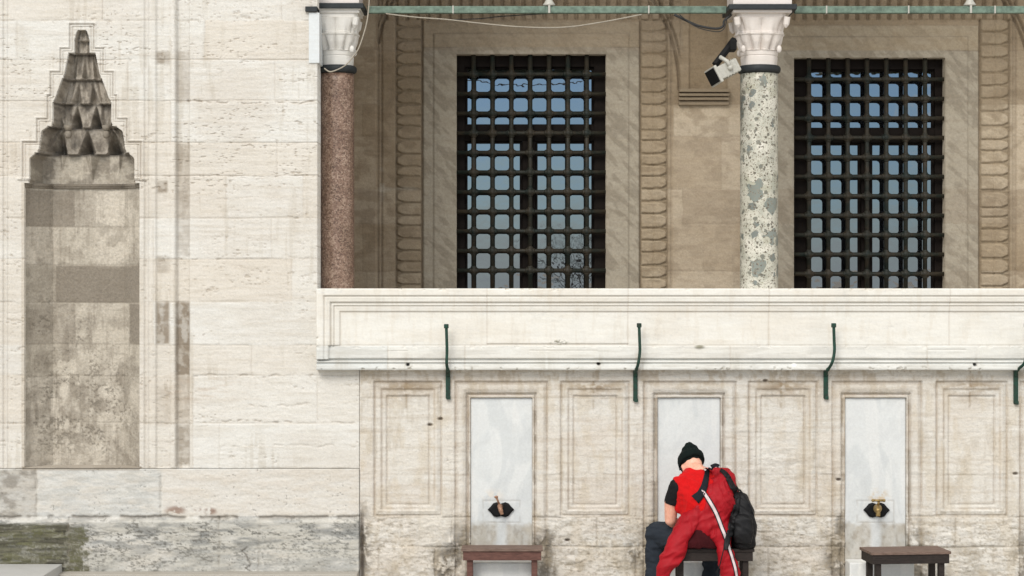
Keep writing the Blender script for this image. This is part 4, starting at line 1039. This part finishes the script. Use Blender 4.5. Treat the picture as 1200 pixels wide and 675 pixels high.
# ---------- bare tree across the court, mirrored in the left window
def bare_tree(base, h, seed):
    rnd = random.Random(seed)
    t = thing('bare_tree', base, 'slim leafless tree seen only as a reflection in the left window', 'tree')
    tr = bmesh.new(); br = bmesh.new()
    b = Vector(base); tube(tr, spline([b, b+Vector((.05, 0, h*.25)), b+Vector((-.03, 0, h*.5))], 5), [.09-.004*i for i in range(11)], 8)
    def grow(bm, p, d, L, r, lv):
        q = p+d*L; m = p.lerp(q, .5)+Vector((rnd.uniform(-.06, .06), rnd.uniform(-.06, .06), 0))*L
        tube(bm, [p, m, q], [r, r*.85, r*.7], 5)
        if lv == 0: return
        for _ in range(3):
            nd_ = (d+Vector((rnd.uniform(-.8, .8), rnd.uniform(-.8, .8), rnd.uniform(-.1, .6)))).normalized()
            grow(bm, q if rnd.random() < .6 else m, nd_, L*rnd.uniform(.55, .85), r*.55, lv-1)
    top = b+Vector((-.03, 0, h*.5))
    for a in range(4):
        grow(br, top, Vector((math.cos(a*1.6)*.6, math.sin(a*1.6)*.6, 1)).normalized(), h*.19, .04, 3)
    mt = simple_mat('bark', (.06, .05, .04), .9)
    bobj('trunk', tr, mt, t, True); bobj('crown', br, mt, t, True)
bare_tree(Vector((X(668)*57/16, -33, 0)), 4.4, 4)

# ------------------------------------------------------------------ PERSON
def displace_folds(me, amp, fx, fz, seed, diag=0.0):
    n = len(me.vertices); co = np.empty(n*3, np.float32); me.vertices.foreach_get('co', co); co = co.reshape(-1, 3)
    no = np.empty(n*3, np.float32); me.vertices.foreach_get('normal', no); no = no.reshape(-1, 3)
    a = (co[:, 0]+co[:, 1]*.7+co[:, 2]*diag)*fx; b = (co[:, 2]+co[:, 1]*.3)*fz
    f = fbm(a+100, b+100, seed, 3)
    f = np.abs(f-.5)*2; f = .35-f
    co += no*(amp*f)[:, None]
    me.vertices.foreach_set('co', co.ravel()); me.update()
def radial_folds(me, amp, fa, fr, seed, c):
    n = len(me.vertices); co = np.empty(n*3, np.float32); me.vertices.foreach_get('co', co); co = co.reshape(-1, 3)
    no = np.empty(n*3, np.float32); me.vertices.foreach_get('normal', no); no = no.reshape(-1, 3)
    dx, dz = co[:, 0]-c.x, c.z-co[:, 2]
    th = np.arctan2(dx, dz+.05); rr = np.sqrt(dx*dx+dz*dz)
    f = np.abs(fbm(th*fa+50+.6*np.sin(rr*9), rr*fr+50, seed, 3)-.5)*2
    co += no*(amp*(.3-np.sqrt(f)*.8)*np.clip(rr*5, 0, 1))[:, None]
    me.vertices.foreach_set('co', co.ravel()); me.update()
person = thing('person', P(815, 705, -.45), 'person seated from behind with bowed head in red vest, black beanie and crimson jacket', 'person')
YB = -.58     # depth of the torso axis
def Q(px, py, y=YB): return P(px, py, y)
# body (one continuous surface)
bm = bmesh.new()
bx_, by_ = Vector((1, 0, 0)), Vector((0, 1, 0))
def torso(bm, grow, rows):
    rings = []
    for (px, py, y, rx, ry) in rows:
        c = Q(px, py, y); rings.append(ring_pts(c, bx_, by_, rx+grow, ry+grow, 28, 2.3))
    skin_rings(bm, rings)
TR = [(829, 645, YB+.0, .09, .08), (829, 641, YB, .155, .115), (828, 628, YB, .165, .125), (827, 610, YB-.01, .155, .118), (825, 592, YB-.02, .168, .12), (824, 576, YB-.01, .195, .118), (823.5, 565, YB+.01, .205, .105), (822, 557, YB+.03, .16, .085), (820, 551, YB+.05, .08, .06), (818, 547, YB+.06, .055, .05)]
torso(bm, 0, TR)
HEAD = Q(811.5, 548, YB+.13)
limb(bm, [Q(820, 562, YB+.02), Q(816, 554, YB+.06), HEAD+Vector((.0, -.02, -.01))], [.085, .076, .070])
hr = Matrix.Rotation(math.radians(32), 3, 'X').transposed() if False else Matrix.Rotation(math.radians(-38), 3, 'X')   # bowed forward
hz = Matrix.Rotation(math.radians(14), 3, 'Z') @ hr
def H(x, y, z): return HEAD+hz @ Vector((x, y, z))
ell(bm, H(0, 0, .02), .076, .094, .098, hz, 28); ell(bm, H(0, .03, -.055), .056, .066, .065, hz)
ell(bm, H(0, .098, -.01), .015, .024, .026, hz, 12)                      # nose
ell(bm, H(0, .085, -.062), .028, .016, .012, hz, 12)                     # mouth
ell(bm, H(0, .078, -.10), .024, .018, .018, hz, 12)
for sx in (-1, 1):
    ell(bm, H(sx*.078, .0, -.005), .013, .020, .033, hz, 12); ell(bm, H(sx*.032, .082, .022), .018, .012, .010, hz, 12)
# arms
limb(bm, [Q(797, 568, YB), Q(786.5, 589, YB+.02), Q(786, 609, YB+.05)], [.062, .052, .047])
limb(bm, [Q(786, 609, YB+.05), Q(794, 616, YB+.16), Q(806, 618, YB+.26)], [.047, .041, .029])
limb(bm, [Q(851, 570, YB), Q(860, 590, YB+.03), Q(858, 609, YB+.07)], [.062, .052, .046])
limb(bm, [Q(858, 609, YB+.07), Q(842, 616, YB+.18), Q(826, 618, YB+.26)], [.046, .040, .029])
def hand(bm, w, d, side):
    d = d.normalized(); up = Vector((0, 0, 1)); s = d.cross(up).normalized()
    pc = w+d*.05
    R = Matrix((s, d, up)).transposed()
    ell(bm, pc, .042, .052, .017, R, 16)
    for i, L in enumerate((.062, .072, .068, .052)):
        o = (i-1.5)*.0205
        p0 = pc+s*o+d*.035; p1 = p0+d*L*.55-up*.008; p2 = p1+d*L*.4-up*.026
        limb(bm, [p0, p1, p2], [.0095, .0088, .0075], 8)
    p0 = pc+s*side*.03-d*.02; limb(bm, [p0, p0+s*side*.03+d*.025, p0+s*side*.035+d*.055-up*.01], [.013, .011, .009], 8)
hand(bm, Q(806, 618, YB+.26), Vector((.25, .8, -.1)), 1)
hand(bm, Q(826, 618, YB+.26), Vector((-.25, .8, -.1)), -1)
# legs
LEGS = [([Q(815, 634, YB+.02), Q(790, 629, YB+.16), Q(769.5, 625, YB+.28)], [.095, .085, .066]), ([Q(769.5, 625, YB+.28), Q(768, 660, YB+.29), Q(767, 700, YB+.26)], [.064, .056, .042]),
        ([Q(842, 634, YB+.02), Q(840, 630, YB+.20), Q(836, 626, YB+.36)], [.095, .085, .066]), ([Q(836, 626, YB+.36), Q(834, 660, YB+.36), Q(832, 700, YB+.32)], [.064, .056, .042])]
for p, r in LEGS: limb(bm, p, r)
me = remeshed(bm, .0065, 4)
body = mobj('body', me, M_skin, person, True)
# eyes
for sx in (-1, 1):
    b2 = bmesh.new(); ell(b2, H(sx*.031, .088, .018), .010, .010, .008, hz, 12); bobj('eye', b2, M_cable_w, person, True)
# beanie
b2 = bmesh.new()
BN = H(0, -.004, .052)
ell(b2, BN+hz @ Vector((0, 0, .022)), .096, .108, .082, hz, 28)
ell(b2, BN+hz @ Vector((.0, -.028, .082)), .064, .060, .046, hz, 20)
ell(b2, BN+hz @ Vector((-.006, -.038, .118)), .034, .034, .026, hz, 16)
mb = remeshed(b2, .006, 3); displace_folds(mb, .012, 30, 18, 5)
beanie = mobj('beanie', mb, M_beanie, person, True)
b2 = bmesh.new(); rings = []
for (r, h_) in ((.084, -.018), (.102, -.024), (.110, -.008), (.110, .022), (.105, .036), (.088, .036)):
    rings.append([BN+hz @ Vector((r*.92*math.cos(a), r*1.08*math.sin(a), h_+.003*math.sin(a*7)-.012*math.sin(a))) for a in np.linspace(0, 2*math.pi, 49)[:-1]])
skin_rings(b2, rings, False)
for a, b in zip(range(48), range(1, 49)): pass
bobj('brim', b2, M_beanie, beanie, True)
# mask loop at the ear
b2 = bmesh.new(); tube(b2, spline([H(-.082, .06, .02), H(-.088, .02, .015), H(-.094, -.008, -.01), H(-.088, .0, -.045), H(-.075, .04, -.06)]), .0045, 6); ell(b2, H(-.066, .05, -.03), .012, .035, .028, hz, 12)
bobj('face_mask', b2, M_blackcloth, person, True)
# t-shirt sleeves and collar
b2 = bmesh.new()
limb(b2, [Q(804, 567, YB+.01), Q(795.5, 571, YB), Q(788, 588.5, YB+.02)], [.070, .074, .062])
limb(b2, [Q(845, 568, YB+.01), Q(853, 572, YB), Q(860, 590, YB+.03)], [.070, .074, .064])
mt = remeshed(b2, .008, 3); displace_folds(mt, .014, 16, 14, 8)
bt = bmesh.new(); bt.from_mesh(mt)
nl = (Q(784, 594, YB)-Q(795, 570, YB)).normalized(); pl = Q(786.8, 591.5, YB+.02)
bmesh.ops.bisect_plane(bt, geom=bt.verts[:]+bt.edges[:]+bt.faces[:], plane_co=pl, plane_no=Vector((-.3, 0, -1)).normalized(), clear_outer=True)
bt.to_mesh(mt); bt.free()
mobj('t_shirt', mt, M_tshirt, person, True)
# vest
b2 = bmesh.new(); torso(b2, .016, [(827, 622, YB-.01, .15, .115)]+TR[3:8]+[(820, 552, YB+.045, .10, .07), (819, 549.5, YB+.05, .078, .06)])
limb(b2, [Q(812, 560, YB+.02), Q(800.5, 567, YB), Q(800, 592, YB)], [.074, .086, .070])
mv = remeshed(b2, .008, 5); displace_folds(mv, .026, 9, 6, 12, .9); radial_folds(mv, .018, 5, 3, 14, Q(800, 620))
vest = mobj('vest', mv, M_vest, person, True)
# trousers
b2 = bmesh.new()
for (p, r) in LEGS: limb(b2, p, [x+.017 for x in r[:2]]+[r[2]+.02])
limb(b2, [Q(829, 632, YB+.0), Q(829, 640, YB+.0)], [.135, .135]) if False else torso(b2, .014, [(829, 643, YB, .13, .10), (829, 640, YB, .16, .118), (828, 628, YB, .165, .125), (827, 618, YB, .155, .118)])
mt = remeshed(b2, .008, 4); displace_folds(mt, .030, 9, 13, 20, .9)
mobj('trousers', mt, M_trouser, person, True)
# shoes
for (ax_, ay) in ((767, YB+.26), (832, YB+.32)):
    b2 = bmesh.new(); c = Q(ax_, 700, ay); c.z = .05
    ell(b2, c+Vector((-.03, .04, 0)), .05, .12, .05, Matrix.Rotation(math.radians(35), 3, 'Z')); box(b2, c.x-.08, c.x+.02, c.y-.04, c.y+.13, .0, .02, .008)
    mobj('shoe', remeshed(b2, .008, 3), M_shoe, person, True)

# jacket thrown over the back and shoulder
b2 = bmesh.new()
def loft(bm, rows, power=2.2, n=32):
    rings = []
    for (px, py, y, rx, ry) in rows: rings.append(ring_pts(Q(px, py, y), bx_, by_, rx, ry, n, power))
    skin_rings(bm, rings)
yj = YB-.02
# upper body piece
loft(b2, [(846, 549.5, YB+.02, .05, .05), (846, 553.5, YB, .070, .085), (845, 560, YB-.01, .098, .12), (843.5, 570, YB-.02, .118, .145), (841, 582, YB-.035, .145, .155), (838, 594, YB-.04, .155, .15), (833, 606, YB-.045, .18, .14), (830, 616, YB-.06, .185, .125), (827, 624, YB-.07, .16, .105), (825, 628, YB-.07, .12, .07)])
# left hanging sleeve/flap
loft(b2, [(824, 586, YB-.07, .05, .07), (817, 598, YB-.08, .085, .085), (809, 610, YB-.09, .095, .09), (801, 622, YB-.115, .082, .080), (794, 634, YB-.14, .080, .072), (790.5, 646, YB-.165, .086, .062), (787, 655, YB-.175, .088, .055), (781, 664, YB-.18, .066, .05), (776.5, 675, YB-.18, .052, .042), (775, 686, YB-.18, .042, .03)])
# right hanging leg
loft(b2, [(842, 594, YB-.09, .05, .08), (841, 606, YB-.09, .08, .10), (841, 618, YB-.11, .095, .085), (845, 630, YB-.13, .082, .075), (849, 642, YB-.165, .060, .055), (851.5, 655, YB-.18, .062, .050), (855, 668, YB-.18, .066, .046), (858, 684, YB-.18, .060, .04), (858, 688, YB-.18, .05, .03)])
# loose shoulder edge
limb(b2, [Q(838, 553, YB-.03), Q(848, 555, YB-.04), Q(856, 567, YB-.03), Q(859, 590, YB-.02)], [.035, .040, .045, .05])
mj = remeshed(b2, .0075, 14); radial_folds(mj, .040, 6.0, 3.0, 31, Q(836, 540)); displace_folds(mj, .030, 7, 8, 33, -.8)
sm = bpy.data.objects.new('s', mj)
jacket = mobj('jacket', mj, M_jacket, person, True)
dg = None
def bvh_of(*meshes):
    vs, fs = [], []
    for m in meshes:
        o = len(vs); vs += [v.co.copy() for v in m.vertices]; fs += [[i+o for i in p.vertices] for p in m.polygons]
    return BVHTree.FromPolygons(vs, fs)
def ribbon(pts, widths, th, bv, off, mat, name, parent, k=7, lift=0.0):
    """strip of cloth laid on a surface; pts in (px,py), thickness th"""
    C_ = spline([Vector((a, b, 0)) for a, b in pts], k); W = spline([Vector((w, 0, 0)) for w in widths], k)
    bm = bmesh.new(); rings = []; lasty = None; rows = []
    for i, c in enumerate(C_):
        d = (C_[min(i+1, len(C_)-1)]-C_[max(i-1, 0)]).normalized(); nrm = Vector((-d.y, d.x, 0)); row = []
        for s in (-1, -.33, .33, 1):
            q = c+nrm*(W[i].x/2*s); x, z = X(q.x, YB-.12), Z(q.y, YB-.12)
            hit = bv.ray_cast(Vector((x, -3, z)), Vector((0, 1, 0)))
            row.append((x, hit[0].y if hit[0] else None, z))
        ys_ = [r[1] for r in row if r[1] is not None]
        f = sum(ys_)/len(ys_) if ys_ else (lasty if lasty is not None else YB-.15)
        lasty = f
        rows.append([(x, (y if y is not None and abs(y-f) < .03 else f), z) for x, y, z in row])
    for r in rows:
        front = [Vector((x, y-off-th-lift, z)) for x, y, z in r]; bk = [Vector((x, y-off+.012, z)) for x, y, z in r][::-1]
        rings.append(front+bk)
    skin_rings(bm, rings)
    return bobj(name, bm, mat, parent, True)
b2 = bmesh.new(); loft(b2, [(822, 606, YB-.06, .12, .09), (822, 622, YB-.07, .15, .10), (821, 634, YB-.08, .155, .10), (821, 641, YB-.08, .15, .09)])
ml_ = remeshed(b2, .009, 2); displace_folds(ml_, .030, 14, 4, 61, .3)
mobj('lining', ml_, cloth_mat('dark_red_lining', lin(58, 8, 14), sheen=0), jacket, True)
bv = bvh_of(jacket.data, vest.data)
ribbon([(832.5, 548), (829, 557), (826, 568), (821, 578), (814, 585)], [5, 6, 7.5, 9, 12], .006, bv, .004, M_collar, 'collar', jacket)
ribbon([(842, 546), (838, 544.5), (833, 547)], [4, 4, 5], .008, bv, .006, M_collar, 'collar_tip', jacket)
st = [(821, 571), (829, 584), (838, 600), (845, 618), (851, 634), (856, 650), (860, 665), (863, 682)]
ribbon(st, [4, 5.8, 5.8, 5.8, 5.4, 5, 5, 5], .003, bv, .003, M_collar, 'stripe_edging', jacket)
ribbon(st, [1.8, 3.5, 3.4, 3.4, 3.0, 2.8, 2.8, 2.8], .005, bv, .005, M_stripew, 'stripe', jacket)
# small logo-free white mark at the neck
ribbon([(826.4, 550.5), (827.6, 552.5)], [2, 2], .003, bv, .012, M_stripew, 'neck_label', jacket, 3)

# ---------- backpack on the stool
bp = thing('backpack', (X(872, SY), SY, seatz), 'black nylon backpack standing on the stool beside the seated person', 'backpack')
b2 = bmesh.new()
loft(b2, [(866, 577, YB-.02, .02, .03), (867, 580, YB-.02, .045, .07), (869, 588, YB-.03, .064, .085), (871, 600, YB-.04, .080, .10), (872, 616, YB-.05, .087, .11), (871.5, 632, YB-.05, .086, .11), (871, 639, YB-.05, .082, .105), (871, 641, YB-.05, .07, .09)], 3.2)
loft(b2, [(868, 604, YB-.15, .03, .02), (870, 608, YB-.155, .065, .04), (871, 625, YB-.16, .07, .045), (870.5, 636, YB-.155, .062, .035)], 3)
mp_ = remeshed(b2, .007, 3); displace_folds(mp_, .026, 10, 7, 41, .8)
pack = mobj('bag', mp_, M_pack, bp, True)
bvp = bvh_of(jacket.data, vest.data, pack.data)
ribbon([(845, 551), (851, 556), (857, 567), (861, 577), (865, 584)], [4, 6, 7, 7, 6], .010, bvp, .006, M_pack, 'shoulder_strap', bp)
ribbon([(865, 580), (863, 592), (859, 606), (855, 620), (851, 632), (848, 642)], [6, 7, 7.5, 7.5, 7, 4], .010, bvp, .004, M_pack, 'lower_strap', bp)
b2 = bmesh.new(); tube(b2, spline([Q(849, 640, YB-.26), Q(846, 652, YB-.27), Q(843, 664, YB-.27), Q(839, 671, YB-.26)]), .004, 6); bobj('strap_end', b2, M_pack, bp, True)
b2 = bmesh.new(); tube(b2, spline([Q(862, 579, YB-.06), Q(866, 574, YB-.05), Q(870, 578, YB-.05)]), .007, 8); bobj('grab_loop', b2, M_pack, bp, True)
b2 = bmesh.new(); tube(b2, spline([Q(877, 590, YB-.135), Q(883, 604, YB-.12), Q(884.5, 620, YB-.12), Q(883.5, 634, YB-.12)]), .0035, 6); bobj('zip', b2, M_collar, bp, True)

# ------------------------------------------------------------------ camera, light, world
cam = bpy.data.cameras.new('camera'); co_ = link(bpy.data.objects.new('camera', cam))
cam.sensor_width = 36; cam.lens = 36*D/(1200/K); cam.clip_end = 6000; cam.clip_start = .1
co_.location = (0, -D, CAMZ); co_.rotation_euler = (math.radians(90), 0, 0)
scene.camera = co_
EL, AZ = math.radians(40), math.radians(-20)   # sun high, in front of the wall, slightly from the left
sd = bpy.data.lights.new('sun', 'SUN'); so = link(bpy.data.objects.new('sun', sd))
sd.energy = 1.35; sd.angle = math.radians(28); sd.color = (1, .955, .885)
dirv = Vector((math.sin(AZ)*math.cos(EL), -math.cos(AZ)*math.cos(EL), math.sin(EL)))
so.rotation_euler = dirv.to_track_quat('Z', 'Y').to_euler()
w = bpy.data.worlds.new('World'); scene.world = w; w.use_nodes = True; nt = w.node_tree
bg = nt.nodes['Background']
sky = nd(nt, 'ShaderNodeTexSky', sky_type='NISHITA'); sky.sun_disc = False
sky.sun_elevation = EL; sky.sun_rotation = math.atan2(dirv.x, dirv.y); sky.air_density = 1.0; sky.dust_density = .8
tc = nd(nt, 'ShaderNodeTexCoord'); mp = nd(nt, 'ShaderNodeMapping'); mp.inputs['Scale'].default_value = (1, 1, 3.5)
nt.links.new(tc.outputs['Generated'], mp.inputs['Vector'])
cn = noise(nt, mp.outputs['Vector'], 3.2, 8, .6)
cl0 = ramp(nt, cn, [(.40, 0.6), (.62, 1.0)])
# a break in the clouds, low over the court, with small clouds in it
dot = nd(nt, 'ShaderNodeVectorMath', operation='DISTANCE'); nt.links.new(tc.outputs['Generated'], dot.inputs[0]); dot.inputs[1].default_value = (.07, -.99, .065)
cn2 = noise(nt, mp.outputs['Vector'], 24, 8, .65)
ad = nd(nt, 'ShaderNodeMath', operation='MULTIPLY_ADD'); nt.links.new(cn2, ad.inputs[0]); ad.inputs[1].default_value = -.27; nt.links.new(dot.outputs['Value'], ad.inputs[2])
brk = ramp(nt, ad.outputs[0], [(.0, 0.0), (.09, 1.0)])
cl = mixc(nt, cl0, brk, 1.0)
skb = mixc(nt, sky.outputs['Color'], (.50, .72, 1.06), 1.0)
sp = nd(nt, 'ShaderNodeSeparateXYZ'); nt.links.new(tc.outputs['Generated'], sp.inputs[0])
hz_ = ramp(nt, sp.outputs['Z'], [(.0, .8), (.045, .08), (.2, 0.0)])
cm = mixc(nt, skb, (8.2, 7.9, 7.15), cl, 'MIX')
cm = mixc(nt, cm, (4.8, 5.5, 6.1), hz_, 'MIX')
nt.links.new(cm, bg.inputs['Color']); bg.inputs['Strength'].default_value = .10
scene.view_settings.view_transform = 'Standard'; scene.view_settings.look = 'None'
scene.view_settings.exposure = .80; scene.view_settings.gamma = 1; scene.view_settings.use_curve_mapping = False
